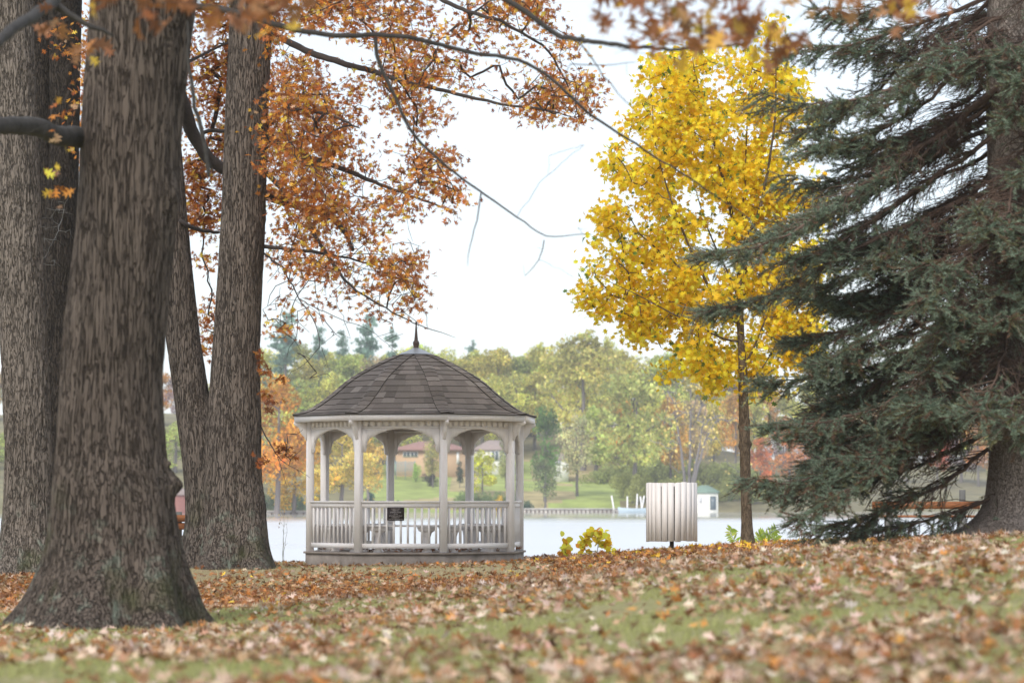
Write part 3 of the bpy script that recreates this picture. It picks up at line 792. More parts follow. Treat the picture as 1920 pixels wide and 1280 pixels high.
sk.path(TD([(165, 262, 27), (140, 255, 26.8), (105, 256, 26.4), (80, 240, 26), (40, 236, 25.5), (0, 238, 25), (-60, 228, 24.5), (-150, 240, 24)]), .10, .055, seg=.08, wob=.006)
sk.path(TD([(340, 20, 27), (375, 12, 26.5), (430, 22, 26.2), (500, 42, 26), (560, 60, 26), (630, 72, 26), (700, 68, 26), (740, 68, 26), (800, 78, 26), (850, 92, 26), (900, 105, 26), (960, 112, 26), (1010, 130, 26), (1050, 165, 26), (1090, 205, 26), (1140, 240, 26), (1190, 272, 26), (1250, 310, 26), (1310, 350, 26), (1360, 385, 26), (1420, 425, 26)]), .034, .004, seg=.09, wob=.007)
sk.path(TD([(704, 70, 26), (702, 95, 26), (722, 145, 26), (748, 195, 26), (765, 240, 26), (790, 275, 26), (820, 300, 26), (860, 335, 26), (902, 362, 26), (950, 400, 26), (1000, 430, 26), (1020, 450, 26), (1070, 445, 26), (1110, 442, 26)]), .020, .003, seg=.08, wob=.006)
sk.path(TD([(902, 362, 26), (898, 410, 26), (880, 460, 26), (878, 498, 26)]), .008, .003, seg=.08, wob=.008)
sk.path(TD([(1020, 450, 26), (1018, 490, 26), (985, 520, 26)]), .006, .003, seg=.08, wob=.008)
sk.path(TD([(700, -180, 25), (800, -100, 24), (900, -30, 23), (960, 5, 23), (1010, 40, 23), (1055, 75, 23), (1120, 85, 22), (1190, 92, 21.5), (1260, 95, 21), (1330, 90, 20), (1400, 85, 20)]), .035, .009, seg=.09, wob=.008)
sk.path(TD([(350, -260, 26), (500, -260, 25), (700, -180, 25)]), .08, .04, seg=.1, wob=.01)
sk.path(TD([(1085, 78, 22), (1110, 110, 22), (1150, 170, 22), (1190, 205, 22)]), .007, .003, seg=.08, wob=.01)
sk.path(TD([(1070, 120, 22), (1140, 120, 22), (1200, 112, 22)]), .005, .003, seg=.08, wob=.01)
sk.path(TD([(200, -120, 26), (150, -60, 24), (105, 5, 22), (60, 40, 21), (20, 80, 20), (-60, 130, 19)]), .07, .03, seg=.09, wob=.01)
sk.path(TD([(92, 8, 22), (130, 25, 22), (170, 50, 22), (215, 70, 22)]), .035, .012, seg=.09, wob=.01)
sk.path(TD([(352, 40, 25), (354, 110, 25), (358, 170, 25), (372, 230, 25), (385, 290, 25), (390, 336, 25)]), .012, .022, seg=.08, wob=.008)
sk.path(TD([(385, 290, 25), (398, 320, 25), (408, 342, 25)]), .012, .004, seg=.08, wob=.008)
# limbs reaching towards the camera above the picture, carrying the hanging sprays
sk.path(TD([(230, -400, 27), (300, -900, 22), (380, -700, 18), (430, -420, 15), (450, -160, 14.5)]), .12, .02, seg=.2, wob=.02)
sk.path(TD([(300, -500, 27), (700, -1200, 22), (1100, -900, 18), (1300, -450, 16), (1330, -120, 15.5)]), .12, .02, seg=.2, wob=.02)
sk.path(TD([(1200, -620, 17), (1500, -420, 16.5), (1640, -120, 16)]), .03, .012, seg=.2, wob=.02)
# far hanging sprays: targets
rgT = np.random.default_rng(4)
def rects(lst):
    out_ = []
    for x0, y0, x1, y1, d0, d1, n_ in lst:
        for _ in range(n_):
            out_.append(at(rgT.uniform(x0, x1), rgT.uniform(y0, y1), rgT.uniform(d0, d1)))
    return np.array(out_)
TL = rects([(190, -60, 330, 15, 14, 16, 5), (330, -50, 530, 40, 14, 16, 8), (500, -70, 620, 10, 14, 16, 4),
            (1150, -70, 1440, 40, 15, 17, 21), (1250, 20, 1400, 85, 15, 17, 10), (1420, -50, 1480, 100, 15, 17, 5), (1540, -60, 1760, 20, 15.5, 17.5, 13), (1180, -20, 1210, 20, 15, 16, 2), (20, 20, 90, 60, 19, 20, 1), (150, 60, 190, 90, 20, 21, 2)])
bare = rects([(960, 400, 1110, 520, 25.7, 26.1, 7), (1000, 90, 1250, 250, 21.8, 22.2, 14), (0, 20, 120, 330, 20, 23, 7), (640, -20, 900, 60, 24, 26, 20), (1130, 60, 1500, 130, 19, 21, 24), (30, 340, 130, 420, 24, 25, 5), (1000, 200, 1110, 360, 24, 26, 5)])
ends = sk.grow(TL, seg=.12, wob=.012, sag=.05, rg=rg, rmin=.0020); EL = np.array([sk.P[e] for e in ends])
sk.grow(bare, seg=.05, wob=.004, sag=.04, rg=rg, rmin=.0015, pw=.35)
b = MB(); sk.mesh(b); _fin(b, 'branches', M['twig_moss'], bo, True)
b = MB(); crown_leaves(b, EL, 'oak', 6, .08, .125, [(.50, .26, .13), (.34, .14, .05), (.24, .10, .045), (.70, .44, .07)], [4, 5, 4, 1.0], rg, hang=.7)
sm_ = rects([(85, 180, 135, 330, 25, 26, 6), (60, 300, 130, 380, 25, 26, 5)]); crown_leaves(b, sm_, 'oak', 2, .05, .11, OAKC, [2, 2, 2, 1, 1, 1], rg)
_fin(b, 'foliage', M['leaf'], bo, False)

# --- twin stemmed oak
rg = np.random.default_rng(22)
to_ = tree_root(430, 47, 'grey oak forking near the ground into two leaning trunks, left of the gazebo')
b = MB(); bz = float(gz(X_(430, 47), 47))
pl, rl = TP([(352, 470, 1075), (352, 466, 1040), (350, 455, 980), (345, 440, 920), (340, 425, 860), (333, 412, 800), (325, 392, 740), (312, 376, 640), (296, 362, 520), (282, 350, 400), (268, 338, 250), (258, 328, 100), (248, 318, -60), (240, 300, -400), (240, 290, -900)], 47.2)
prr, rr_ = TP([(372, 505, 1075), (376, 502, 1040), (378, 499, 980), (376, 496, 920), (380, 493, 860), (385, 491, 800), (392, 489, 740), (399, 488, 640), (407, 493, 520), (414, 499, 400), (420, 503, 250), (427, 509, 100), (436, 514, -60), (450, 515, -400), (470, 515, -900)], 47)
for pp_, rr, sd in ((pl, rl, 5), (prr, rr_, 9)):
    trunk_mesh(b, pp_, rr*np.interp(np.arange(len(rr)), [0, 3, 5], [.80, .9, .98]), bz, nr=200, step=.035, flare=.85, flare_h=1.1, amp=.011, freq=20, seed=sd, lobes=4, zs=.09,
               burls=[(-1.2, at(0, 1010, 47)[2], .3, .05), (-.5, at(0, 960, 47)[2], .4, .05)])
_fin(b, 'trunk', M['bark_grey'], to_, True)
sk = Skel()
sk.path(TD([(300, 120, 47.4), (342, 190, 47.6), (358, 245, 47.9), (382, 285, 48), (405, 310, 48.2), (440, 330, 48.3), (505, 372, 48), (545, 383, 48), (590, 397, 47.6), (625, 410, 47), (650, 440, 46), (665, 470, 45.5)]), .13, .03, seg=.12, wob=.01)
sk.path(TD([(500, 236, 47), (518, 222, 46.8), (530, 207, 46.6), (560, 203, 46), (610, 210, 45), (680, 240, 44)]), .05, .012, seg=.12, wob=.012)
sk.path(TD([(498, 255, 47), (525, 272, 47), (550, 290, 46.8), (590, 298, 46.5), (650, 318, 46), (700, 338, 45.6), (760, 360, 45), (830, 385, 44.6)]), .06, .012, seg=.12, wob=.012)
sk.path(TD([(498, 322, 47), (520, 345, 46.8), (545, 372, 46.6), (572, 392, 46.4), (585, 430, 46), (620, 480, 45.5), (655, 530, 45), (700, 560, 44.6), (750, 590, 44.2), (800, 612, 44), (858, 629, 43.8)]), .045, .003, seg=.12, wob=.012)
sk.path(TD([(490, 462, 47), (540, 467, 46.8), (600, 475, 46.4), (660, 486, 46), (710, 500, 45.8), (760, 505, 45.6)]), .035, .008, seg=.12, wob=.012)
sk.path(TD([(495, 475, 47), (530, 500, 46), (560, 560, 45.4), (590, 600, 45), (603, 650, 44.8), (560, 688, 44.6)]), .018, .004, seg=.12, wob=.012)
sk.path(TD([(603, 650, 44.8), (615, 690, 44.6)]), .005, .003, seg=.1, wob=.01)
sk.path(TD([(560, 560, 45.4), (640, 600, 45), (700, 620, 44.6), (750, 665, 44.2)]), .008, .003, seg=.1, wob=.014)
sk.path(TD([(335, 412, 47), (352, 424, 47), (372, 432, 47.4), (412, 437, 48)]), .04, .025, seg=.1, wob=.01)
sk.path(TD([(380, 250, 48.6), (395, 243, 48.6), (440, 246, 48.6)]), .035, .03, seg=.1, wob=.01)
sk.path(TD([(508, 60, 47), (545, 80, 46.6), (585, 100, 46.2), (640, 118, 46), (690, 130, 45.6), (740, 150, 45), (800, 165, 44.4), (860, 180, 44), (930, 195, 43.6), (1010, 205, 43.2), (1070, 222, 43)]), .06, .01, seg=.12, wob=.012)
sk.path(TD([(512, 20, 47), (560, -20, 46), (640, -60, 45), (760, -40, 44), (860, 10, 43.5), (960, 40, 43), (1040, 95, 43), (1085, 190, 43)]), .07, .01, seg=.12, wob=.012)
sk.path(TD([(350, 120, 48), (400, 90, 49), (470, 60, 49.6), (520, 60, 50)]), .03, .01, seg=.12, wob=.012)
sk.path(TD([(484, 788, 47), (492, 808, 46.9), (506, 832, 46.8), (520, 856, 46.6), (535, 870, 46.5), (556, 880, 46.4), (580, 896, 46.3)]), .014, .003, seg=.06, wob=.006)
sk.path(TD([(520, 856, 46.6), (530, 885, 46.5), (540, 915, 46.4)]), .006, .003, seg=.06, wob=.006)
PO = [(340, -60), (1000, -60), (1050, 60), (1100, 70), (1130, 210), (1080, 235), (960, 225), (900, 205), (810, 215), (850, 270), (830, 320), (885, 360), (880, 400), (830, 440), (855, 460), (790, 480), (790, 585), (720, 590), (650, 545), (560, 520), (525, 480), (500, 500), (400, 430), (345, 430)]
def densO(x, y):
    nzv = fbm(x*.012, y*.016, 0, 41)
    base = np.where(x < 700, .95, .8) * np.where((y > 420) & (x > 500), .55, 1)
    hole = ((x > 850) & (y > 60) & (y < 140)) | ((x > 880) & (x < 1010) & (y < 190) & (y > 30)) | ((x > 640) & (x < 720) & (y > 60) & (y < 120))
    base = np.where(hole, .18, base); base = np.where((x < 420) & (y > 150), .55, base)
    base = np.where((x > 700) & (x < 860) & (y > 430), .5, base)
    return base*np.clip((nzv-.36)*6, 0.04, 1)
q = sample_poly(PO, 1350, rg, densO)
q = np.vstack([q, rg.uniform((350, 560), (415, 650), (9, 2)), rg.uniform((372, 385), (405, 500), (7, 2)), rg.uniform((345, 300), (412, 430), (22, 2)), rg.uniform((150, 20), (162, 300), (10, 2)), rg.uniform((108, 40), (120, 120), (5, 2)), rg.uniform((380, 560), (402, 660), (8, 2)),
               rg.uniform((484, 560), (560, 640), (5, 2)), rg.uniform((560, 480), (800, 600), (22, 2))])
dd = 46.5+rg.normal(0, 1.8, len(q)) - (q[:, 0]-500)/600*2.2; dd = np.where(q[:, 0] < 500, np.maximum(dd, 48.5)+1, dd)
TG = np.array([at(x, y, d) for (x, y), d in zip(q, dd)])
ends = sk.grow(TG, seg=.14, wob=.02, sag=.06, rg=rg, rmin=.0040); EL = np.array([sk.P[e] for e in ends])
q2 = np.vstack([rg.uniform((500, 440), (800, 640), (150, 2)), rg.uniform((490, 560), (640, 720), (14, 2)), rg.uniform((500, 800), (570, 900), (14, 2))])
sk.grow(np.array([at(x, y, 45.5+rg.normal(0, .8) if y < 760 else 46.5) for x, y in q2]), seg=.12, wob=.02, sag=.12, rg=rg, rmin=.0046, pw=.36)
b = MB(); sk.mesh(b); _fin(b, 'branches', M['twig'], to_, True)
b = MB(); crown_leaves(b, EL, 'oak', 16, .13, .105, OAKC, [4, 6, 5.5, 2.5, 1.6, 2], rg)
low = np.array([at(x, y, 46.6) for x, y in [(503, 742), (512, 752), (505, 765), (498, 735), (530, 838), (536, 850), (543, 856), (526, 832), (490, 858), (488, 868), (516, 708), (494, 700), (500, 690), (530, 708), (487, 665), (495, 680)]])
crown_leaves(b, low, 'oak', 8, .05, .12, [(.35, .12, .03), (.22, .08, .03), (.5, .24, .05)], [3, 2, 1], rg)
_fin(b, 'foliage', M['leaf'], to_, False)

# --- oaks at the left edge
rg = np.random.default_rng(23)
lo = tree_root(45, 44, 'straight grey oak trunk at the left edge, mossy at its foot')
p3, r3 = TP([(-12, 112, 1078), (-8, 106, 1040), (2, 102, 1000), (8, 99, 940), (10, 97, 860), (6, 94, 760), (1, 86, 640), (-4, 80, 500), (-8, 74, 350), (-14, 68, 200), (-20, 62, 50), (-30, 55, -120), (-60, 30, -600)], 44)
b = MB(); trunk_mesh(b, p3, r3*np.interp(np.arange(len(r3)), [0, 2, 4], [.85, .95, 1]), float(gz(X_(45, 44), 44)), nr=170, step=.035, flare=.42, flare_h=.7, amp=.017, freq=17, seed=14, lobes=5, zs=.12)
_fin(b, 'trunk', M['bark_pale'], lo, True)
sk = Skel(); sk.path(TD([(20, -200, 44), (-80, -300, 43), (-260, -380, 42)]), .12, .04); sk.path(TD([(10, -330, 44), (80, -420, 45), (180, -500, 46)]), .1, .03)
T_ = rg.uniform((-350, -560, 42), (250, -300, 47), (70, 3)); e = sk.grow(np.array([at(*t) for t in T_]), seg=.2, wob=.03, rg=rg, rmin=.004)
b = MB(); sk.mesh(b); _fin(b, 'branches', M['twig'], lo, True)
b = MB(); crown_leaves(b, [sk.P[i] for i in e], 'oak', 12, .2, .13, OAKC, [5, 5, 4, 3, 2, 2], rg); _fin(b, 'foliage', M['leaf'], lo, False)
do = tree_root(105, 52, 'dark oak trunk with a cleft, behind and between the two leftmost trunks')
p4, r4 = TP([(62, 168, 1080), (72, 160, 1000), (74, 152, 860), (76, 148, 700), (80, 146, 560), (86, 146, 400), (92, 147, 300), (94, 149, 200), (93, 151, 100), (90, 153, 0), (86, 156, -150), (80, 150, -600)], 52)
p5, r5 = TP([(70, 140, 560), (66, 116, 420), (64, 108, 320), (60, 100, 220), (58, 99, 120), (54, 99, 0), (44, 96, -150), (30, 60, -600)], 52.3)
b = MB(); trunk_mesh(b, p4, r4, float(gz(X_(105, 52), 52)), nr=150, step=.04, flare=.3, flare_h=.6, amp=.014, freq=16, seed=24, zs=.18)
trunk_mesh(b, p5, r5, -99, nr=80, step=.05, flare=0, amp=.01, freq=16, seed=25, zs=.18)
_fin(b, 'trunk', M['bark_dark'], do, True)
sk2 = Skel(); sk2.path(TD([(120, 400, 51.8), (105, 440, 51.2), (85, 480, 51)]), .01, .004, seg=.08)
sk = Skel(); sk.path(TD([(140, 0, 52), (170, -120, 52), (250, -260, 51)]), .1, .04)
T_ = np.vstack([rg.uniform((70, 370, 51), (140, 500, 51.6), (40, 3))]); sk2.grow(np.array([at(*t) for t in T_]), seg=.08, wob=.02, sag=.2, rg=rg, rmin=.003)
b = MB(); sk2.mesh(b); _fin(b, 'dead_twigs', M['bench_leg'], do, True)
T_ = rg.uniform((100, -420, 50), (420, -200, 54), (40, 3)); e = sk.grow(np.array([at(*t) for t in T_]), seg=.2, wob=.03, rg=rg, rmin=.004)
T_ = np.vstack([rg.uniform((90, 60, 51), (150, 250, 51.5), (2, 3)), rg.uniform((140, 10, 54.5), (170, 330, 56), (70, 3)),  rg.uniform((350, 480, 53), (412, 500, 54), (2, 3))]); e2 = [at(*t) for t in T_]
b = MB(); sk.mesh(b); _fin(b, 'branches', M['twig'], do, True)
b = MB(); crown_leaves(b, [sk.P[i] for i in e]+e2, 'oak', 10, .16, .12, OAKC, [5, 5, 4, 3, 2, 2], rg); _fin(b, 'foliage', M['leaf'], do, False)

# --- yellow maple
rg = np.random.default_rng(31)
MD = 50.0
ma = tree_root(1402, MD, 'young maple with bright yellow leaves and a slim bare trunk', name='maple_tree')
pm, rm = TP([(1388, 1417, 1035), (1389, 1414, 1012), (1390, 1411, 985), (1389.5, 1408.5, 940), (1388, 1407, 880), (1387, 1406.5, 835), (1385.5, 1405.5, 800), (1385, 1403.5, 760), (1384.5, 1402, 715), (1384, 1398, 660), (1381.5, 1395, 610), (1382, 1393, 560), (1382, 1392, 500), (1382, 1390, 470)], MD)
b = MB(); trunk_mesh(b, pm, rm, float(gz(X_(1402, MD), MD)), nr=60, step=.025, flare=.25, flare_h=.25, amp=.004, freq=30, seed=3, zs=.3,
    burls=[(math.pi, at(0, 800, MD)[2], .05, .022), (0, at(0, 790, MD)[2], .05, .012), (0, at(0, 832, MD)[2], .045, .035), (math.pi, at(0, 836, MD)[2], .05, .028), (-1.5, at(0, 828, MD)[2], .06, .03), (0, at(0, 715, MD)[2], .05, .02)])
_fin(b, 'trunk', M['bark_maple'], ma, True)
sk = Skel()
sk.path(TD([(1386, 470, MD), (1380, 435, MD), (1372, 395, MD), (1360, 350, MD), (1348, 305, MD), (1336, 265, MD), (1328, 225, MD), (1315, 180, MD), (1305, 140, MD), (1300, 105, MD)]), .042, .006, wob=.008)
sk.path(TD([(1387, 470, MD), (1398, 448, MD-.1), (1415, 420, MD-.2), (1428, 395, MD-.3), (1432, 355, MD-.3), (1448, 280, MD-.4), (1455, 200, MD-.4), (1455, 100, MD-.4), (1450, 45, MD-.4)]), .036, .005, wob=.008)
sk.path(TD([(1388, 460, MD), (1394, 420, MD), (1396, 360, MD+.2), (1398, 300, MD+.2), (1400, 240, MD+.2), (1402, 180, MD+.2), (1410, 120, MD+.2)]), .025, .005, wob=.008)
sk.path(TD([(1387, 610, MD), (1365, 590, MD-.1), (1345, 565, MD-.2), (1328, 535, MD-.2), (1300, 480, MD-.3), (1275, 420, MD-.3), (1250, 350, MD-.3), (1230, 280, MD-.3), (1225, 200, MD-.3)]), .032, .005, wob=.008)
sk.path(TD([(1388, 640, MD), (1370, 640, MD-.2), (1345, 632, MD-.3), (1310, 608, MD-.4), (1275, 595, MD-.5), (1220, 565, MD-.5), (1160, 535, MD-.5), (1110, 510, MD-.5)]), .022, .004, wob=.008)
sk.path(TD([(1392, 690, MD), (1410, 660, MD-.1), (1425, 625, MD-.2), (1440, 580, MD-.2), (1470, 500, MD-.2), (1500, 400, MD-.2)]), .022, .004, wob=.008)
sk.path(TD([(1398, 718, MD), (1425, 705, MD-.2), (1442, 670, MD-.2), (1455, 640, MD-.3), (1490, 620, MD-.3), (1520, 610, MD-.3)]), .018, .004, wob=.008)
sk.path(TD([(1390, 680, MD), (1370, 668, MD+.3), (1340, 660, MD+.5), (1290, 665, MD+.6), (1240, 650, MD+.6)]), .014, .004, wob=.008)
sk.path(TD([(1386, 580, MD), (1392, 540, MD+.5), (1400, 480, MD+.9), (1410, 400, MD+1), (1420, 300, MD+1)]), .022, .004, wob=.008)
sk.path(TD([(1386, 560, MD), (1370, 520, MD+.5), (1340, 460, MD+.9), (1310, 380, MD+1), (1290, 280, MD+.9)]), .022, .004, wob=.008)
PM_ = [(1210, 115), (1255, 85), (1300, 80), (1345, 95), (1400, 95), (1430, 50), (1452, 30), (1475, 80), (1500, 150), (1530, 225), (1535, 300), (1540, 420), (1540, 600), (1530, 690), (1490, 715), (1450, 742), (1415, 745), (1395, 705), (1370, 712), (1340, 742), (1310, 730), (1290, 690), (1240, 735), (1228, 700), (1240, 660), (1200, 645), (1160, 610), (1120, 590), (1095, 565), (1083, 535), (1105, 510), (1120, 470), (1105, 440), (1110, 395), (1165, 375), (1150, 330), (1135, 320), (1150, 270), (1180, 225), (1215, 180)]
def densM(x, y):
    nzv = fbm(x*.02, y*.024, 0, 51); e_ = np.where((x < 1180) | (y < 200), .72, 1); e_ = np.where((x < 1300) & (y > 640), .45, e_)
    return e_*np.clip((nzv-.33)*7, .04, 1)
q = sample_poly(PM_, 1650, rg, densM)
hw = np.clip(np.minimum(np.abs(q[:, 0]-1075), np.abs(1550-q[:, 0]))/200, .25, 1)
dd = MD+rg.uniform(-.6, 2.0, len(q))*hw
TG = np.array([at(x, y, d) for (x, y), d in zip(q, dd)])
ends = sk.grow(TG, seg=.14, wob=.014, sag=.05, rg=rg, rmin=.0034, pw=.40); EL = np.array([sk.P[e] for e in ends])
b = MB(); sk.mesh(b); _fin(b, 'branches', M['bark_maple'], ma, True)
b = MB(); crown_leaves(b, EL, 'maple', 15, .12, .102, [(.96, .71, .03), (.97, .79, .06), (.92, .58, .03), (.82, .78, .10), (.22, .30, .05), (.12, .20, .04)], [6, 4, 3, 1, .45, .35], rg, hang=.6, var=.1, curl=.3)
_fin(b, 'foliage', M['leaf'], ma, False)

# --- blue spruce
rg = np.random.default_rng(41)
SD = 34.0; SX = X_(1925, SD); sgz = float(gz(SX, SD))
spr = empty('spruce_tree', (SX, SD, sgz), 'large blue spruce with drooping needled boughs filling the right side', 'tree')
p6, r6 = TP([(1800, 2050, 1020), (1835, 2015, 985), (1850, 2002, 940), (1856, 1995, 860), (1857, 1992, 740), (1855, 1985, 560), (1853, 1978, 380), (1850, 1968, 180), (1852, 1955, 0), (1868, 1945, -300), (1895, 1930, -800)], SD)
b = MB(); trunk_mesh(b, p6, r6, sgz, nr=140, step=.05, flare=.55, flare_h=.5, amp=.008, freq=30, seed=33, lobes=5, zs=.5)
_fin(b, 'trunk', M['bark_spruce'], spr, True)
tips = []   # (px,py,d) of bough tips along the left outline
for px, py, d in [(1530, 20, 34), (1490, 98, 33.5), (1432, 180, 33), (1500, 235, 34), (1492, 296, 33), (1478, 365, 34), (1470, 432, 33), (1330, 515, 32.0), (1440, 470, 34), (1500, 560, 34), (1345, 628, 32.5), (1480, 655, 33.5), (1505, 705, 33), (1560, 745, 34), (1465, 822, 32.5), (1500, 790, 33.5), (1520, 885, 33), (1560, 860, 34), (1422, 965, 32.4), (1470, 940, 33.6), (1485, 990, 32), (1540, 1000, 33), (1520, 925, 34), (1590, 1012, 33)]:
    tips.append(at(px, py, d))
nl0 = len(tips)
for q_ in range(30):     # shorter boughs just inside the left outline
    py = rg.uniform(-40, 930); e_ = np.interp(py, [-60, 100, 430, 520, 640, 745, 960], [1540, 1480, 1470, 1430, 1440, 1550, 1450])
    tips.append(at(e_+rg.uniform(30, 230 if py < 820 else 90), py, SD+rg.uniform(-1.6, 1.4)))
for _ in range(40):     # rest of the side towards us and the right
    a = rg.uniform(-.85, .5); py = rg.uniform(-60, 850); L = np.interp(py, [-100, 200, 500, 900], [1.8, 2.1, 2.5, 2.8])*rg.uniform(.75, 1.05)
    tips.append(np.array([SX+L*math.sin(a)*1.0, SD-L*math.cos(a), at(0, py, SD)[2]]))
for _ in range(44):     # far side
    a = rg.uniform(.5, 5.0); py = rg.uniform(-100, 860); L = np.interp(py, [-100, 200, 500, 900], [1.9, 2.3, 2.7, 3.0])*rg.uniform(.75, 1.05)
    tips.append(np.array([SX+L*math.sin(a), SD-L*math.cos(a), at(0, py, SD)[2]]))
for _ in range(22):     # the part above the frame
    a = rg.uniform(0, 6.28); z = rg.uniform(at(0, 0, SD)[2], 12.5); L = 2.3*(13.5-z)/7.5*rg.uniform(.8, 1.1)
    tips.append(np.array([SX+L*math.sin(a), SD-L*math.cos(a), z]))
TW = MB(); ND = MB(); segs = []
def unit(v): return v/(np.linalg.norm(v)+1e-9)
for ti, tip in enumerate(tips):
    lv = .50 if ti < 25 else (.66 if ti < 55 else .74)
    hx = tip[:2]-np.array([SX, SD]); L = np.linalg.norm(hx); hd = np.array([hx[0]/L, hx[1]/L, 0])
    rise = L*rg.uniform(.28, .68) if tip[2] < 6 else L*.3
    base = np.array([SX, SD, min(tip[2]+rise, 12.8)]); 
    t = np.linspace(.06, 1, 22)
    C = base+(tip-base)*t[:, None]; C[:, 2] = base[2]+(tip[2]-base[2])*(t**rg.uniform(.85, 1.25)) - rg.uniform(-.01, .10)*L*np.sin(math.pi*t)
    C[:, 2] += .05*L*np.clip((t-.75)/.25, 0, 1)**2
    C[1:] += np.cumsum(rg.normal(0, .018, (21, 3)), 0)
    TW.tube(C, np.linspace(.010+.008*L, .004, 22), 5)
    side = np.array([-hd[1], hd[0], 0])
    nt_ = int(30*L)
    for i in range(nt_):
        u = rg.uniform(.10, 1.0)**.8; p0 = np.array([np.interp(u, t, C[:, k]) for k in range(3)])
        dirn = unit(hd*rg.uniform(.5, 1.0)+side*rg.choice([-1, 1])*rg.uniform(.3, 1.1)+np.array([0, 0, rg.uniform(-.55, .12)]))
        l2 = rg.uniform(.3, .65)*(1.15-u*.85)+.10
        k = max(3, int(l2/.12)); tt = np.linspace(0, 1, k)
        D = p0+dirn*l2*tt[:, None]+np.array([0, 0, -1])*(.22*l2*tt[:, None]**2); D[1:] += rg.normal(0, .012, (k-1, 3))
        TW.tube(D, np.linspace(.0075, .003, k), 3, cap=False)
        live = u > lv+rg.normal(0, .12)
        if live: segs.append((D[0], D[-1], 1.0))
        for _ in range(rg.integers(3, 7)):
            v = rg.uniform(.2, 1); q0 = D[0]+(D[-1]-D[0])*v
            d3 = unit(dirn*rg.uniform(.6, 1.2)+rg.normal(0, .42, 3)+np.array([0, 0, -.12 if live else -.4])); l3 = rg.uniform(.10, .24)
            q1 = q0+d3*l3
            TW.tube(np.array([q0, (q0+q1)/2+rg.normal(0, .01, 3), q1]), [.004, .003, .002], 3, cap=False)
            if live and rg.random() < .95: segs.append((q0, q1, 1.0))
            elif rg.random() < .14: segs.append((q0, q1, .6))
    segs.append((C[-6], C[-1], 1.3)); segs.append((C[-3], C[-1], 1.3))
A = np.array([s_[0] for s_ in segs]); B_ = np.array([s_[1] for s_ in segs]); Wt = np.array([s_[2] for s_ in segs])
Ls = np.linalg.norm(B_-A, axis=1); nn_ = np.maximum(8, (Ls*300*Wt).astype(int))
idx = np.repeat(np.arange(len(A)), nn_); u = rg.random(len(idx))[:, None]
P = A[idx]+(B_-A)[idx]*u; ax = (B_-A)[idx]/Ls[idx][:, None]
rd = rg.normal(0, 1, (len(idx), 3)); rd -= (rd*ax).sum(1)[:, None]*ax; rd /= np.linalg.norm(rd, axis=1)[:, None]
rd[:, 2] = np.abs(rd[:, 2])*.7+rd[:, 2]*.3
nd = rd*.85+ax*.65; nd /= np.linalg.norm(nd, axis=1)[:, None]
ln = rg.uniform(.028, .05, len(idx))[:, None]; wv = np.cross(nd, rg.normal(0, 1, (len(idx), 3))); wv /= np.linalg.norm(wv, axis=1)[:, None]
V = np.stack([P-wv*.0034, P+wv*.0034, P+nd*ln], 1).reshape(-1, 3)
tint = rg.random(len(segs))[idx]
C = np.where((tint < .72)[:, None], np.array([.215, .28, .20]), np.where((tint < .9)[:, None], np.array([.17, .17, .085]), np.array([.20, .12, .075])))*rg.uniform(.6, 1.35, (len(idx), 1))
ND.add(V, np.arange(len(V)).reshape(-1, 3), C)
_fin(TW, 'boughs', M['twig_spruce'], spr, False)
_fin(ND, 'needles', M['needle'], spr, False)
# ------------------------------------------------------------------ fallen leaves and grass
rg = np.random.default_rng(61)
NLF = 62000
d = np.sqrt(rg.uniform(8.5**2, 60.5**2, NLF*3)); px = rg.uniform(-420, 2340, NLF*3); x = X_(px, d)
nzv = fbm(x*.55, d*.4, 0, 71); nz2 = fbm(x*2.2, d*2.0, 0, 73)
dens = np.clip((nzv-.30)*2.4, .12, 1)*np.clip(.3+(nz2-.3)*2.2, .1, 1)
band = np.exp(-((d-37)/5.5)**2)
dens = np.maximum(dens, band*np.clip(.55+(nz2-.4)*2, .3, 1))
dens = np.where(d < 27, dens*np.clip((nzv-.34)*6, .3, .95), dens)
dens = np.where((d > 43.5) & (px < 1000), dens*.30, dens); dens = np.where((d > 47) & (px > 1000), dens*.45, dens)
dens = np.where((d < 31) & (d > 24) & (px < 500), dens*.30, dens)
dens = np.where((d > 45.5) & (d < 49.5) & (px > 330) & (px < 760), dens*.25, dens)
rb = np.hypot(x-GX, d-GD) < 2.1
dens = np.where(rb, 0, dens)
keep = rg.random(len(d)) < dens; x = x[keep][:NLF]; d = d[keep][:NLF]; n_ = len(x); px = 960+x/d*F
z = gz(x, d)+.012+.03*rg.random(n_)
P = np.stack([x, d, z], 1)
yd = rg.normal(0, 1, (n_, 3)); yd[:, 2] *= .25; nn_ = rg.normal(0, .40, (n_, 3))+np.array([0, 0, 1])
near = (d < 33)
c1 = pal(n_, [(.60, .44, .33), (.46, .29, .18), (.32, .14, .055), (.17, .08, .04), (.70, .57, .47), (.55, .26, .07)], [4.5, 5, 4, 2, 2.2, 1.2], .16, rg)
c2 = pal(n_, [(.52, .33, .19), (.38, .17, .06), (.26, .105, .04), (.15, .065, .03), (.56, .42, .32), (.55, .22, .05), (.75, .50, .05)], [3, 6, 4, 2, 2, 2, .15], .16, rg)
C = np.where(near[:, None], c1, c2)
b = MB(); place_leaves(b, 'oak', P, rg.uniform(.055, .108, n_), yd, nn_, C, curl=.9, rg=rg)
tag(b.build('leaf_litter', M['litter']), kind='stuff')
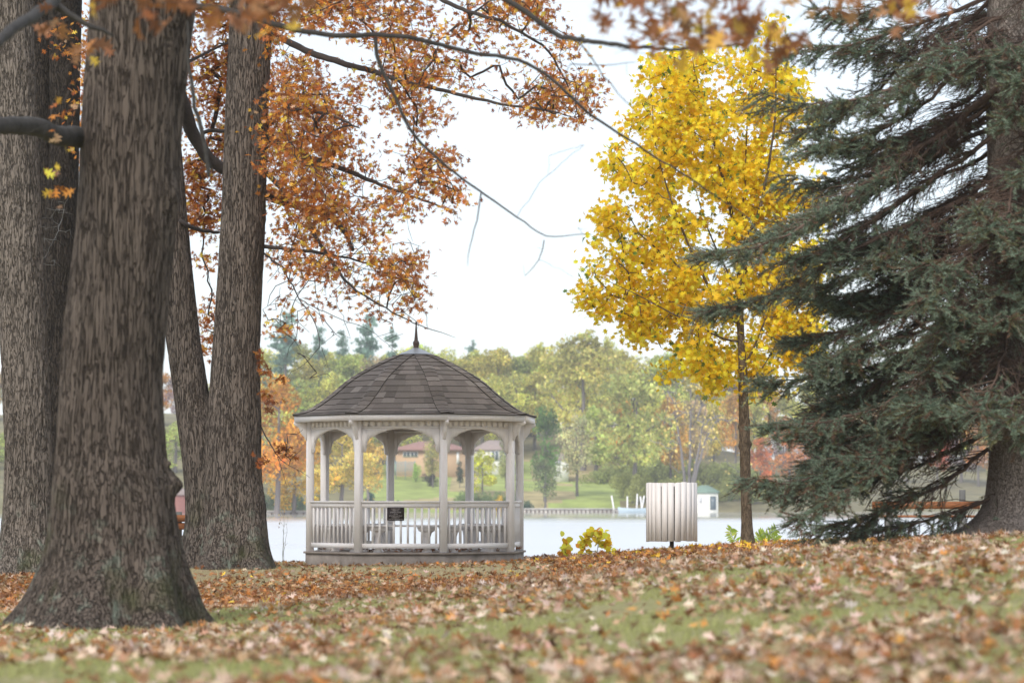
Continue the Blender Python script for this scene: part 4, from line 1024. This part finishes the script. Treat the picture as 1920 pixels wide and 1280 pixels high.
# yellow maple leaves under the maple and the spruce edge
n_ = 260; x = X_(1402, 50)+rg.normal(0, 1.6, n_); d = 47.5+rg.normal(0, 2.2, n_)
P = np.stack([x, d, gz(x, d)+.03], 1); yd = rg.normal(0, 1, (n_, 3)); yd[:, 2] *= .3
b = MB(); place_leaves(b, 'maple', P, rg.uniform(.07, .12, n_), yd, rg.normal(0, .4, (n_, 3))+[0, 0, 1], pal(n_, [(.85, .58, .05), (.8, .42, .04)], [3, 1], .1, rg), curl=.8, rg=rg)
tag(b.build('yellow_leaves', M['litter']), kind='stuff')
# grass
n_ = 230000
d = np.concatenate([np.sqrt(rg.uniform(8.5**2, 32**2, int(n_*.7))), np.sqrt(rg.uniform(32**2, 60**2, n_-int(n_*.7)))]); px = rg.uniform(-250, 2170, n_); x = X_(px, d)
k = (fbm(x*.8, d*.8, 0, 81) > .36) & ~(np.hypot(x-GX, d-GD) < 2.1); x = x[k]; d = d[k]; n_ = len(x)
z = gz(x, d)-.004; h = rg.uniform(.025, .06, n_); a = rg.uniform(0, 6.28, n_); wd = rg.uniform(.002, .0045, n_)
V = np.stack([np.stack([x-wd*np.cos(a), d-wd*np.sin(a), z], 1), np.stack([x+wd*np.cos(a), d+wd*np.sin(a), z], 1),
              np.stack([x+rg.normal(0, .018, n_), d+rg.normal(0, .018, n_), z+h], 1)], 1).reshape(-1, 3)
dry = np.clip((d-30)/18, 0, .8) + .25*(fbm(x*.4, d*.4, 0, 83)-.5)
mixv = (rg.random(n_) < dry)[:, None]
C = np.where(mixv, np.array([.46, .40, .22]), np.array([.38, .39, .15]))*rg.uniform(.6, 1.3, (n_, 1))
b = MB(); b.add(V, np.arange(len(V)).reshape(-1, 3), C); tag(b.build('grass', M['grassblade']), kind='stuff')

# ------------------------------------------------------------------ plants on the bank
M['stem'] = plain('plant stem', (.13, .12, .05), .8)
def leafy_plant(px, d, label, spots, kind, size, C, wts, name='leafy_shrub', per=6, spread=.05, group=None):
    x = X_(px, d); g = float(gz(x, d)); root = empty(name, (x, d, g), label, 'plant', group)
    sk = Skel(); sk.path([(x, d, g-.1), (x+.01, d, g+.08)], .012, .008, seg=.05)
    T = np.array([at(a, b_, d+rg.normal(0, .08)) for a, b_ in spots]); e = sk.grow(T, seg=.06, wob=.006, sag=.1, rg=rg, rmin=.003)
    b = MB(); sk.mesh(b); _fin(b, 'stems', M['stem'], root, False)
    b = MB(); crown_leaves(b, [sk.P[i] for i in e], kind, per, spread, size, C, wts, rg, hang=.3, curl=.3, var=.12); _fin(b, 'foliage', M['leaf'], root, False)
YO = [(.95, .76, .06), (.96, .86, .12), (.92, .42, .06), (.75, .80, .12)]
leafy_plant(1060, 55, 'small yellow-green shrub beyond the bank edge beside the gazebo', [(1060, 1012), (1063, 1020), (1058, 1026), (1061, 1030), (1060, 1036)], 'round', .12, YO, [2, 4, 1, 2], spread=.03)
arc = [(1098+2*math.cos(t)*0+24*math.cos(t)+18, 1024-27*math.sin(t)) for t in np.linspace(.05, 3.1, 13)]+[(1096, 1012), (1092, 1024), (1100, 1034), (1140, 1016), (1146, 1030), (1120, 1006), (1122, 1018)]
leafy_plant(1118, 55, 'arched shrub with yellow and orange leaves standing before the lake', arc, 'round', .125, YO, [6, 2, 1.5, .6], spread=.03, per=7)
def fern(px, d, label, fronds):
    x = X_(px, d); g = float(gz(x, d)); root = empty('sumac_shoot', (x, d, g), label, 'plant')
    st = MB(); lf = MB()
    for pts in fronds:
        Pp = np.array([at(a, b_, d) for a, b_ in pts]); t = np.linspace(0, 1, 16); u0 = np.linspace(0, 1, len(Pp))
        Q = np.stack([np.interp(t, u0, Pp[:, k]) for k in range(3)], 1); st.tube(Q, .004, 3)
        ii = np.repeat(np.arange(4, 16), 2); n2_ = len(ii); tg = np.gradient(Q, axis=0)[ii]; tg /= np.linalg.norm(tg, axis=1)[:, None]
        sd = np.where(np.arange(n2_) % 2, 1, -1)[:, None]*np.cross(tg, [0, 1, 0]); yd = sd+tg*.5+rg.normal(0, .15, (n2_, 3))+np.array([0, 0, -.2])
        place_leaves(lf, 'slim', Q[ii], rg.uniform(.09, .14, n2_), yd, rg.normal(0, .3, (n2_, 3))+[0, -1, .4], pal(n2_, [(.45, .62, .10), (.6, .7, .15)], [2, 1], .1, rg), curl=.3)
    _fin(st, 'stems', M['stem'], root, False); _fin(lf, 'foliage', M['leaf'], root, False)
fern(1388, 52, 'curled light green frond left of the yellow maple trunk', [[(1392, 1026), (1382, 1016), (1373, 1006), (1369, 996), (1372, 990)]])
fern(1424, 52, 'light green sumac fronds just right of the yellow maple trunk', [[(1420, 1026), (1430, 1012), (1444, 1000), (1454, 992)], [(1422, 1026), (1434, 1016), (1450, 1010), (1458, 1012)], [(1418, 1026), (1422, 1008), (1432, 998)]])
# dry weeds by the shore
def weed(px, d, top, label, n_=5, leafy=False):
    x = X_(px, d); g = float(gz(x, d)); b = MB()
    root = empty('dry_weed', (x, d, g), label, 'plant')
    for i in range(n_):
        p1 = at(px+rg.normal(0, 7), top+rg.uniform(0, 18), d+rg.normal(0, .1)); t = np.linspace(0, 1, 8)[:, None]
        Q = np.array([x, d, g-.05])+(p1-np.array([x, d, g-.05]))*t+rg.normal(0, .008, (8, 3)); b.tube(Q, np.linspace(.005, .002, 8), 3)
        for _ in range(4):
            q = Q[rg.integers(3, 8)]; b.tube(np.array([q, q+rg.normal(0, .05, 3)+[0, 0, .05]]), [.003, .0015], 3)
    _fin(b, 'stems', M['stem'] if not leafy else M['twig'], root, False)
    hd = MB(); T = np.array([at(px+rg.normal(0, 6), top+rg.uniform(-3, 30), d) for _ in range(10)]); crown_leaves(hd, T, 'round', 2, .02, .035, [(.5, .42, .3), (.4, .3, .2)], [1, 1], rg); _fin(hd, 'seed_heads', M['leaf'], root, False)
weed(531, 57, 960, 'pale dry weed stalk between the forked oak and the gazebo', 3)
weed(1505, 52, 978, 'dry bare weed stems under the tip of the spruce', 5)
# ------------------------------------------------------------------ far shore: trees
rg = np.random.default_rng(91)
def quads(b, P, size, rg, C):
    n_ = len(P); nn_ = rg.normal(0, 1, (n_, 3))+[0, -.3, .5]; nn_ /= np.linalg.norm(nn_, axis=1)[:, None]
    a = np.cross(nn_, rg.normal(0, 1, (n_, 3))); a /= np.linalg.norm(a, axis=1)[:, None]; c = np.cross(nn_, a)
    s = (rg.uniform(.6, 1.3, n_)*size)[:, None]
    V = np.stack([P+a*s*.5, P+c*s*.32, P-a*s*.5, P-c*s*.32], 1).reshape(-1, 3)
    b.add(V, np.arange(len(V)).reshape(-1, 4), C)
def crown_pts(blobs, n_, rg, fill=.35):
    vol = np.array([bl[3]*bl[4]*bl[5] for bl in blobs])**.7; k = rg.choice(len(blobs), n_, p=vol/vol.sum()); B = np.array(blobs)[k]
    v = rg.normal(0, 1, (n_, 3)); v /= np.linalg.norm(v, axis=1)[:, None]; r = np.where(rg.random(n_) < fill, rg.random(n_)**.5, rg.normal(.95, .09, n_))[:, None]
    return B[:, :3]+v*r*B[:, 3:6]
def proto(kind, seed, name):
    """trees of unit height 10 m, standing at the origin"""
    rg = np.random.default_rng(seed); tr = MB(); cr = MB()
    root = empty(name, (0, 0, 0), 'x', 'tree')
    if kind in ('broad', 'narrow', 'low', 'sparse'):
        Wd = {'broad': 4.0, 'narrow': 2.4, 'low': 4.2, 'sparse': 3.4}[kind]; z0 = {'broad': 3.0, 'narrow': 2.4, 'low': 1.0, 'sparse': 3.0}[kind]
        blobs = []
        for i in range(26):
            z = rg.uniform(z0, 9.0); w_ = Wd*math.sin(math.pi*min(1, (z-z0+1.5)/(10.8-z0)))**.6*rg.uniform(.35, 1)
            a = rg.uniform(0, 6.28); rr = rg.uniform(.7, 1.35); blobs.append((w_*.78*math.cos(a), w_*.78*math.sin(a), z, rr*1.25, rr*1.25, rr*.75))
        sk = Skel(); sk.path([(0, 0, -.8), (.1, 0, 1.5), (0, .1, 4), (.1, 0, 7.5)], .30, .08, seg=.6, wob=.05, rg=rg)
        sk.grow(np.array([bl[:3] for bl in blobs]), seg=.7, wob=.08, sag=.1, rg=rg, rmin=.045, pw=.45)
        sk.mesh(tr)
        n_ = {'broad': 5200, 'narrow': 3600, 'low': 4800, 'sparse': 2300}[kind]
        P = crown_pts(blobs, n_, rg); P += (np.stack([fbm(P[:, 0]*.9+9, P[:, 1]*.9, P[:, 2]*.9, s) for s in (1, 2, 3)], 1)-.5)*1.1
        P = P[P[:, 2] > z0*.5]
        if kind == 'sparse': tt = np.repeat(np.array(sk.P)[-120:], 6, 0); P = np.vstack([P, tt+rg.normal(0, .3, tt.shape)])
        v = rg.uniform(.55, 1.35, (len(P), 1))*np.clip(.75+(fbm(P[:, 0]*.7, P[:, 1]*.7, P[:, 2]*.9, 6)-.5)*1.6, .4, 1.4)[:, None]
        quads(cr, P, .34, rg, v*(1+rg.normal(0, .06, (len(P), 3))))
    elif kind == 'pine':
        tr.tube([(0, 0, -.5), (0, 0, 5), (0, 0, 9.8)], [.22, .14, .04], 7)
        for i in range(40):
            z = rg.uniform(2.0, 9.7); L = 2.6*(1-(z/10.3)**1.5)*rg.uniform(.5, 1.1)+.3; a = rg.uniform(0, 6.28)
            e = np.array([L*math.cos(a), L*math.sin(a), z+.12*L]); tr.tube([(0, 0, z), e*np.array([.5, .5, 1]), e], [.05, .04, .02], 4, cap=False)
            n_ = int(105*L/2); u = rg.uniform(.35, 1.05, n_)[:, None]; P = np.array([0, 0, z])+(e-np.array([0, 0, z]))*u+rg.normal(0, 1, (n_, 3))*[.33, .33, .13]
            quads(cr, P, .38, rg, rg.uniform(.6, 1.3, (n_, 1))*np.ones(3))
    elif kind == 'bush':
        blobs = [(rg.normal(0, 2.2), rg.normal(0, 1.5), rg.uniform(1.5, 5.5), rg.uniform(1.6, 2.6), rg.uniform(1.6, 2.4), rg.uniform(1.4, 2.4)) for _ in range(10)]
        for bl in blobs: tr.tube([(0, 0, -.5), (bl[0]*.5, bl[1]*.5, bl[2]*.6), bl[:3]], [.2, .12, .05], 5)
        P = crown_pts(blobs, 2600, rg); quads(cr, P[P[:, 2] > -.2], .55, rg, rg.uniform(.55, 1.3, (2600, 1))[P[:, 2] > -.2]*np.ones(3))
    elif kind == 'bare':
        sk = Skel()
        for a, l in ((-.5, 8.5), (.15, 9.5), (.6, 8), (.9, 6.5)):
            sk.path([(0, 0, -.5), (a*.8, 0, 2.5), (a*2.2, a*.5, 5.5), (a*3.2, a, l)], .26, .05, seg=.5, wob=.05, rg=rg)
        T = rg.normal(0, 1, (150, 3))*[2.4, 1.8, 2.0]+[.8, 0, 7]; T = T[T[:, 2] > 2.5]; sk.grow(T, seg=.5, wob=.08, sag=.08, rg=rg, rmin=.022, pw=.45); sk.mesh(tr)
        P = T[rg.integers(0, len(T), 420)]+rg.normal(0, .35, (420, 3)); quads(cr, P, .3, rg, rg.uniform(.6, 1.3, (420, 1))*np.ones(3))
    t = tr.build('trunk', M['far_bark'], root, smooth=True); c = cr.build('crown' if kind != 'bush' else 'foliage', M['far_leaf'], root)
    return root
PR = {'broad': [proto('broad', 101+i, 'tree') for i in range(3)], 'narrow': [proto('narrow', 111+i, 'tree') for i in range(2)], 'low': [proto('low', 121+i, 'tree') for i in range(2)],
      'sparse': [proto('sparse', 131, 'tree')], 'pine': [proto('pine', 141+i, 'pine_tree') for i in range(2)], 'bush': [proto('bush', 151+i, 'bush') for i in range(2)], 'bare': [proto('bare', 161, 'bare_tree')]}
used = set()
def far_tree(kind, px, top, d, wpx, colr, label, group=None, zb=None, cat=None):
    """px centre, top picture row, distance, crown width in picture px"""
    x = X_(px, d); g = float(hz(np.array([x]), np.array([d]))[0]) if zb is None else zb
    g = max(g, EZ-2.0); H = EZ+(930-top)/F*d*1.0-g; H = max(H, .8)
    src = PR[kind][rg.integers(len(PR[kind]))]
    if src.name in used: r = copy_tree(src)
    else: used.add(src.name); r = src
    unitw = {'broad': 8.6, 'narrow': 5.6, 'low': 9.0, 'sparse': 7.6, 'pine': 5, 'bush': 8.5, 'bare': 7}[kind]; unith = 10 if kind != 'bush' else 7.4
    s = H/unith; wx = (wpx/F*d)/unitw
    if kind == 'pine': wx = min(wx*1.1, s*1.8)
    r.location = (x, d, g-.1); r.scale = (wx, wx, s); r.rotation_euler = (0, 0, rg.uniform(0, 6.28) if kind != 'bare' else 0)
    r['label'] = label; r['category'] = cat or {'bush': 'bush'}.get(kind, 'tree')
    if group: r['group'] = group
    elif 'group' in r: del r['group']
    for ch in [o_ for o_ in bpy.data.objects if o_.parent == r]:
        if ch.name.startswith(('crown', 'foliage')): ch.color = (*[min(c*1.5, .95) for c in colr], 1)
    return r
YG = (.66, .60, .17); YE = (.80, .66, .17); OR = (.85, .38, .09); RD = (.72, .17, .07); GR = (.17, .26, .08); DG = (.07, .13, .09); PALE = (.52, .50, .26); TN = (.55, .44, .26); PU = (.38, .28, .28); LM = (.50, .58, .10)
# named ones
far_tree('broad', 520, 700, 330, 185, (.78, .34, .05), 'vivid orange-red maple on the far shore left of the gazebo')
far_tree('low', 552, 770, 335, 150, (.78, .44, .07), 'orange tree low on the far shore just behind the left gazebo post')
far_tree('broad', 640, 790, 352, 150, (.70, .52, .14), 'golden yellow tree seen through the left bays of the gazebo')
far_tree('sparse', 690, 800, 372, 90, (.70, .45, .12), 'thin orange-yellow tree between the two left gazebo bays')
far_tree('narrow', 1022, 745, 385, 66, (.14, .24, .07), 'tall dark green tree immediately right of the gazebo roof')
far_tree('sparse', 1022, 850, 372, 70, (.22, .26, .12), 'small spreading bare-branched tree on the lawn right of the gazebo')
far_tree('sparse', 1082, 762, 392, 90, (.62, .60, .34), 'slender pale-leaved tree on the brown bank above the lawn')
far_tree('broad', 1190, 690, 385, 185, (.48, .50, .17), 'big yellow-green tree with two grey trunks left of the litter bin')
far_tree('broad', 1092, 612, 430, 200, (.55, .52, .17), 'tallest yellow-green tree on the hill between gazebo and maple')
far_tree('bare', 1290, 705, 380, 120, (.70, .50, .16), 'bare grey tree with several leaning stems above the litter bin')
far_tree('broad', 1258, 735, 392, 90, (.78, .40, .10), 'orange tree behind the leaning bare grey stems')
far_tree('low', 905, 838, 392, 72, (.62, .66, .10), 'bright lime-yellow tree on the lawn seen through the right bay of the gazebo')
far_tree('narrow', 862, 862, 400, 16, (.06, .10, .06), 'dark clipped evergreen beside the tan house')
far_tree('low', 1425, 815, 405, 80, (.80, .24, .08), 'red-orange shrubby tree right of the yellow maple trunk')
far_tree('low', 1480, 775, 430, 95, (.78, .30, .10), 'coral-orange tree near the spruce, right of the maple trunk')
far_tree('narrow', 812, 795, 400, 34, (.45, .42, .18), 'tall thin-crowned tree in front of the tan house')
far_tree('narrow', 948, 800, 400, 34, (.42, .44, .20), 'tall thin-crowned tree in front of the grey-roofed house')
for px, top, w_, d_ in [(535, 582, 85, 470), (598, 610, 46, 470), (642, 615, 40, 475), (690, 588, 72, 465), (735, 612, 50, 480), (885, 636, 40, 500)]:
    far_tree('pine', px, top, d_, w_, (.17, .26, .21), {535: 'dark pine on the skyline nearest the forked oak', 598: 'narrow dark pine on the skyline, second from the forked oak', 642: 'small dark pine on the skyline, third from the forked oak', 690: 'broad dark pine on the skyline left of the gazebo finial', 735: 'dark pine on the skyline closest to the gazebo finial', 885: 'lone dark pine top on the skyline right of the gazebo finial'}[px], 'pines on the far ridge')
# the wood: rows by distance
def wood(px0, px1, n_, dr, topf, cols, wts, label, group, kinds=('broad', 'broad', 'narrow'), wr=(80, 150)):
    for i in range(n_):
        px = px0+(px1-px0)*(i+rg.uniform(.2, .8))/n_; d_ = rg.uniform(*dr); top = topf(px)+rg.uniform(-14, 22)
        ci = rg.choice(len(cols), p=np.array(wts)/sum(wts)); c = tuple(np.array(cols[ci])*rg.uniform(.85, 1.15))
        far_tree(kinds[rg.integers(len(kinds))], px, top, d_, rg.uniform(*wr), c, label[ci] if isinstance(label, list) else label, group)
lb = ['yellow-green tree in the wood on the far hillside', 'golden yellow tree in the wood on the far hillside', 'green tree in the wood on the far hillside', 'tan half-bare tree in the wood on the far hillside', 'orange tree in the wood on the far hillside']
cl = [YG, YE, (.48, .54, .17), TN, OR]
wood(455, 800, 13, (455, 500), lambda p: 645, cl, [5, 3, 3, 2, .4], lb, 'trees of the far hillside wood')
wood(440, 760, 10, (410, 440), lambda p: 700, cl, [6, 2, 3, 1, .2], lb, 'trees of the far hillside wood')
wood(780, 1010, 10, (460, 500), lambda p: 660, cl, [6, 4, 1, 2, .4], lb, 'trees of the far hillside wood')
wood(800, 1010, 7, (440, 460), lambda p: 705, cl, [6, 3, 2, 2, .3], lb, 'trees of the far hillside wood')
wood(990, 1350, 13, (450, 490), lambda p: np.interp(p, [990, 1090, 1200, 1350], [650, 625, 645, 690]), cl, [6, 4, 1, 2, .4], lb, 'trees of the far hillside wood')
wood(1100, 1420, 10, (405, 440), lambda p: 740, cl, [5, 3, 3, 2, 1], lb, 'trees of the far hillside wood', wr=(70, 120))
wood(1330, 2000, 16, (500, 560), lambda p: 712, [TN, OR, PU, YE, (.40, .40, .2)], [3, 4, 4, 2, 2], ['tan hazy tree at the right end of the far wood', 'hazy orange tree at the right end of the far wood', 'purplish bare tree at the right end of the far wood', 'dull yellow tree at the right end of the far wood', 'olive tree at the right end of the far wood'], 'hazy trees at the right end of the far wood')
wood(1360, 2000, 14, (440, 480), lambda p: 790, [(.40, .40, .2), OR, PU, RD], [3, 3, 4, 2], ['olive tree low on the right-hand far shore', 'orange tree low on the right-hand far shore', 'purplish bare tree low on the right-hand far shore', 'red tree low on the right-hand far shore'], 'low trees along the right-hand far shore', kinds=('low', 'broad', 'sparse'), wr=(60, 110))
wood(-260, 460, 16, (440, 490), lambda p: 700, cl+[PU], [3, 3, 2, 3, 2, 2], lb+['purplish tree in the wood on the far hillside'], 'trees of the far hillside wood')
wood(-200, 480, 11, (370, 400), lambda p: 800, [YE, OR, (.48, .54, .17), PU], [3, 3, 2, 3], ['golden tree on the left-hand far shore', 'orange tree on the left-hand far shore', 'green tree on the left-hand far shore', 'purplish tree on the left-hand far shore'], 'trees along the left-hand far shore', kinds=('low', 'broad'))
wood(-1100, -240, 14, (400, 480), lambda p: 720, cl+[PU], [3, 3, 2, 3, 2, 2], lb+['purplish tree in the wood on the far hillside'], 'trees of the far hillside wood')
# bushes
def bushes(lst, label, group, c):
    for px, top, d_, w_ in lst: far_tree('bush', px, top, d_, w_, tuple(np.array(c)*rg.uniform(.8, 1.2)), label, group)
bushes([(500+i*21+rg.uniform(-5, 5), 922+rg.uniform(-8, 6), 347, 34) for i in range(6)], 'dark green bush low on the far shore left of the gazebo', 'dark bushes at the far water edge', (.10, .15, .08))
bushes([(1170+i*22+rg.uniform(-5, 5), 895+rg.uniform(-14, 10), rg.uniform(384, 392), 44) for i in range(12)], 'olive-green bush at the foot of the far wood near the boathouse', 'bushes at the foot of the far wood', (.34, .36, .12))
bushes([(1130+i*22+rg.uniform(-5, 5), 860+rg.uniform(-14, 10), rg.uniform(408, 420), 54) for i in range(13)], 'green undergrowth bush beneath the far wood', 'undergrowth beneath the far wood', (.25, .28, .10))  # undergrowth in a darker green than the olive bushes
bushes([(985, 933, 376, 26)], 'dark round bush at the water edge beside the right gazebo post', None, (.07, .13, .08))
bushes([(868+i*22, 915+rg.uniform(-4, 4), 380, 30) for i in range(5)], 'green bush on the lower lawn behind the right gazebo bay', 'lower lawn bushes behind the right bay', (.16, .22, .09))
bushes([(938, 922, 379, 15)], 'small golden bush at the foot of the lawn behind the right gazebo bay', None, (.75, .5, .06))
bushes([(748, 935, 377, 12)], 'small blue-green bush on the lawn behind the plaque', None, (.10, .20, .15))
bushes([(694, 920, 380, 22)], 'dark teal bush on the lawn left of the plaque', None, (.06, .13, .11))
bushes([(808, 882, 402, 24)], 'dark purple bush on the lawn below the tan house', None, (.05, .04, .05))
bushes([(780, 865, 408, 14)], 'small light green bush in front of the tan house', None, (.30, .42, .12))

# ------------------------------------------------------------------ houses and shore works
M['wall_tan'] = plain('tan siding', (.55, .38, .24), .8, var=.08); M['roof_red'] = plain('reddish roof', (.30, .17, .15), .9, var=.15, scale=2)
M['roof_grey'] = plain('brown grey roof', (.30, .24, .22), .9, var=.15, scale=2); M['white'] = plain('white trim', (.75, .75, .75), .6, var=.05)
M['glass'] = plain('window glass', (.10, .13, .15), .15, var=.1); M['wall_white'] = plain('white wall', (.68, .68, .62), .7, var=.1)
M['roof_green'] = plain('green roof', (.17, .25, .20), .8, var=.15, scale=2); M['concrete'] = plain('pale concrete', (.42, .40, .37), .9, var=.25, scale=.8); M['brick'] = plain('brick red wall', (.28, .12, .10), .9, var=.15)
M['bluegrey'] = plain('blue grey mesh', (.25, .33, .36), .8)
def house(name, px0, px1, eave, foot, ridge, d, wallm, roofm, label, wins, cat='house', depth=9.0, doors=(), trim=None):
    x0, x1 = X_(px0, d), X_(px1, d); zf = EZ+(930-foot)/F*d; ze = EZ+(930-eave)/F*d; zr = EZ+(930-ridge)/F*d
    cx = (x0+x1)/2; w2 = (x1-x0)/2; r = empty(name, (cx, d, zf), label, cat); H = ze-zf; Hr = zr-zf
    b = MB(); b.box((-w2, 0, -2.5), (w2, depth, H)); b.build('wall', wallm, r)
    o_ = .6; b = MB(); V = [(-w2-o_, -o_, H+.003), (w2+o_, -o_, H+.003), (w2+o_, depth+o_, H+.003), (-w2-o_, depth+o_, H+.003), (-w2+depth*.35, depth/2, Hr), (w2-depth*.35, depth/2, Hr)] if w2 > depth*.45 else [(-w2-.2, -.2, H+.003), (w2+.2, -.2, H+.003), (w2+.2, depth+.2, H+.003), (-w2-.2, depth+.2, H+.003), (-w2*.3, depth/2, Hr), (w2*.3, depth/2, Hr)]
    V2 = [(v[0], v[1], v[2]-.18) for v in V[:4]]
    b.add(V+V2, [np.array([(0, 1, 5, 4), (2, 3, 4, 5), (0, 6, 7, 1), (1, 7, 8, 2), (2, 8, 9, 3), (3, 9, 6, 0), (9, 8, 7, 6)]), np.array([(1, 2, 5), (3, 0, 4)])]); b.build('roof', roofm, r)
    for a0, a1, b0, b1 in wins:
        wx0, wx1 = X_(a0, d)-cx, X_(a1, d)-cx; wz0, wz1 = EZ+(930-b1)/F*d-zf, EZ+(930-b0)/F*d-zf
        b = MB(); b.box((wx0-.12, -.09, wz0-.12), (wx1+.12, -.003, wz1+.12)); wf = b.build('window', M['white'], r)
        b = MB(); xm = (wx0+wx1)/2; b.box((wx0, -.11, wz0), (xm-.05, -.092, wz1)); b.box((xm+.05, -.11, wz0), (wx1, -.092, wz1)); b.build('pane', M['glass'], wf)
    for a0, a1, b0, b1, mm in doors:
        wx0, wx1 = X_(a0, d)-cx, X_(a1, d)-cx; wz0, wz1 = EZ+(930-b1)/F*d-zf, EZ+(930-b0)/F*d-zf
        b = MB(); b.box((wx0, -.08, wz0), (wx1, -.003, wz1)); b.build('door', mm, r)
    return r
house('house', 742, 872, 842, 878, 826, 416, M['wall_tan'], M['roof_red'], 'low tan house with reddish hipped roof above the lawn, seen through the gazebo', [(757, 768, 848, 855), (771, 782, 848, 855), (800, 812, 848, 856)], doors=[(856, 861, 847, 870, M['white'])])
house('house', 888, 965, 842, 878, 824, 420, M['wall_white'], M['roof_grey'], 'house with brown-grey roof and large white-framed windows behind the right gazebo bay', [(922, 934, 846, 862), (937, 949, 846, 862)])
house('cottage', 1036, 1066, 860, 876, 850, 412, M['wall_white'], M['roof_grey'], 'small white cottage half hidden on the brown bank right of the gazebo', [(1044, 1050, 864, 870)], depth=5)
house('boathouse', 1298, 1346, 921, 956, 909, 371, M['wall_white'], M['roof_green'], 'small white boathouse with green roof and dark door beside the litter bin', [(1311, 1314, 932, 941)], depth=4.5, cat='boathouse', doors=[(1331, 1342, 930, 955, M['glass'])])
house('brick_building', 290, 350, 925, 965, 912, 345, M['brick'], M['roof_grey'], 'low brick-red building on the far shore between the oak trunks', [], cat='building')
house('boathouse', 1440, 1560, 895, 925, 886, 470, M['wall_white'], M['roof_grey'], 'long pale low building on the right-hand far shore behind the spruce tip', [], cat='building', depth=6)
# sea wall and dock
def wallrun(px0, px1, d0, d1, ytop, label, name, n_=24, th=.8):
    b = MB(); x0, x1 = X_(px0, d0), X_(px1, d1); cx, cy = (x0+x1)/2, (d0+d1)/2; L = math.hypot(x1-x0, d1-d0); r = empty(name, (cx, cy, EZ-2.0), label, 'sea wall', rz=math.atan2(d1-d0, x1-x0))
    h = (1000*0+ (930-ytop)/F*d0)+2.0
    b.box((-L/2, 0, -1), (L/2, th, h-.12)); b.build('wall', M['concrete'], r)
    b = MB(); b.box((-L/2, -.12, h-.117), (L/2, th+.1, h+.02)); b.build('coping', M['concrete'], r)
    for i in range(n_):
        u = -L/2+L*(i+.5)/n_; b = MB(); b.box((u-.08, -.16, -1), (u+.08, -.004, h-.2)); b.build('pile', M['post'], r)
    return r
wallrun(975, 1165, 369, 369, 952.5, 'pale concrete sea wall with piles below the far lawn', 'sea_wall')
wallrun(480, 600, 335, 335, 957, 'low grey sea wall on the far shore left of the gazebo', 'sea_wall', n_=10)
# dock posts and a moored boat
dk = empty('dock', (X_(1180, 366), 366, EZ-2.0), 'small pale dock with leaning white posts left of the litter bin', 'dock')
b = MB(); b.box((-2.0, -1.2, .22), (2.6, 1.2, .36)); b.build('deck', M['concrete'], dk)
for px, lean, hh in [(1154, -.5, 2.1), (1176, 0, 2.0), (1193, .1, 2.3), (1200, .5, 2.1), (1205, -.3, 2.0)]:
    x = X_(px, 366)-dk.location[0]; b = MB(); b.tube([(x, 0, -.8), (x+lean, 0, hh)], .10, 6); b.build('post', M['white'], dk)
bt = empty('rowing_boat', (X_(1192, 362), 362, EZ-2.0), 'small pale blue boat moored at the far dock', 'boat')
b = MB(); M['boat'] = plain('pale blue hull', (.45, .55, .62), .5, var=.08)
st_ = np.linspace(-1, 1, 11); Vv = []
for s_ in st_:
    w_ = .75*(1-abs(s_)**2.6)+.02; z1 = .55+.15*s_*s_
    Vv += [(s_*2.2, -w_, z1), (s_*2.1, -w_*.6, -.1), (s_*2.1, w_*.6, -.1), (s_*2.2, w_, z1)]
b.add(Vv, np.array([(i*4+j, i*4+j+1, (i+1)*4+j+1, (i+1)*4+j) for i in range(10) for j in range(3)])); b.build('hull', M['boat'], bt)
b = MB(); b.box((-.9, -.6, .36), (-.6, .6, .40)); b.box((.6, -.6, .36), (.9, .6, .40)); b.build('thwart', M['post'], bt)
# garden fence by the tan house
fx0, fx1 = X_(725, 410), X_(778, 410); gf = EZ+(930-884)/F*410
fn = empty('garden_fence', ((fx0+fx1)/2, 410, gf), 'blue-grey chain-link fence on the left in front of the tan house', 'fence')
b = MB(); L = fx1-fx0
for i in range(60): u = -L/2+L*i/59; b.box((u-.012, -.01, -.5), (u+.012, .01, 1.4))
for k in range(12): b.box((-L/2, -.02, .1+.11*k), (L/2, -.011, .125+.11*k))
b.build('mesh_panel', M['bluegrey'], fn)
for i in range(4): u = -L/2+L*i/3; b = MB(); b.box((u-.05, -.08, -1), (u+.05, -.021, 1.5)); b.build('post', M['bluegrey'], fn)
# unused prototypes
for lst in PR.values():
    for r in lst:
        if r.name not in used:
            for ch in [o_ for o_ in bpy.data.objects if o_.parent == r]: bpy.data.objects.remove(ch)
            bpy.data.objects.remove(r)

# ------------------------------------------------------------------ haze
m = bpy.data.materials.new('thin autumn haze'); m.use_nodes = True; n = m.node_tree; n.nodes.clear()
o = n.nodes.new('ShaderNodeOutputMaterial'); v = n.nodes.new('ShaderNodeVolumePrincipled')
v.inputs['Color'].default_value = (.93, .95, 1, 1); v.inputs['Density'].default_value = HAZE; v.inputs['Anisotropy'].default_value = .2
n.links.new(v.outputs[0], o.inputs['Volume'])
b = MB(); b.box((-720, -60, -5.5), (720, 1220, 62)); tag(b.build('haze', m), kind='stuff')
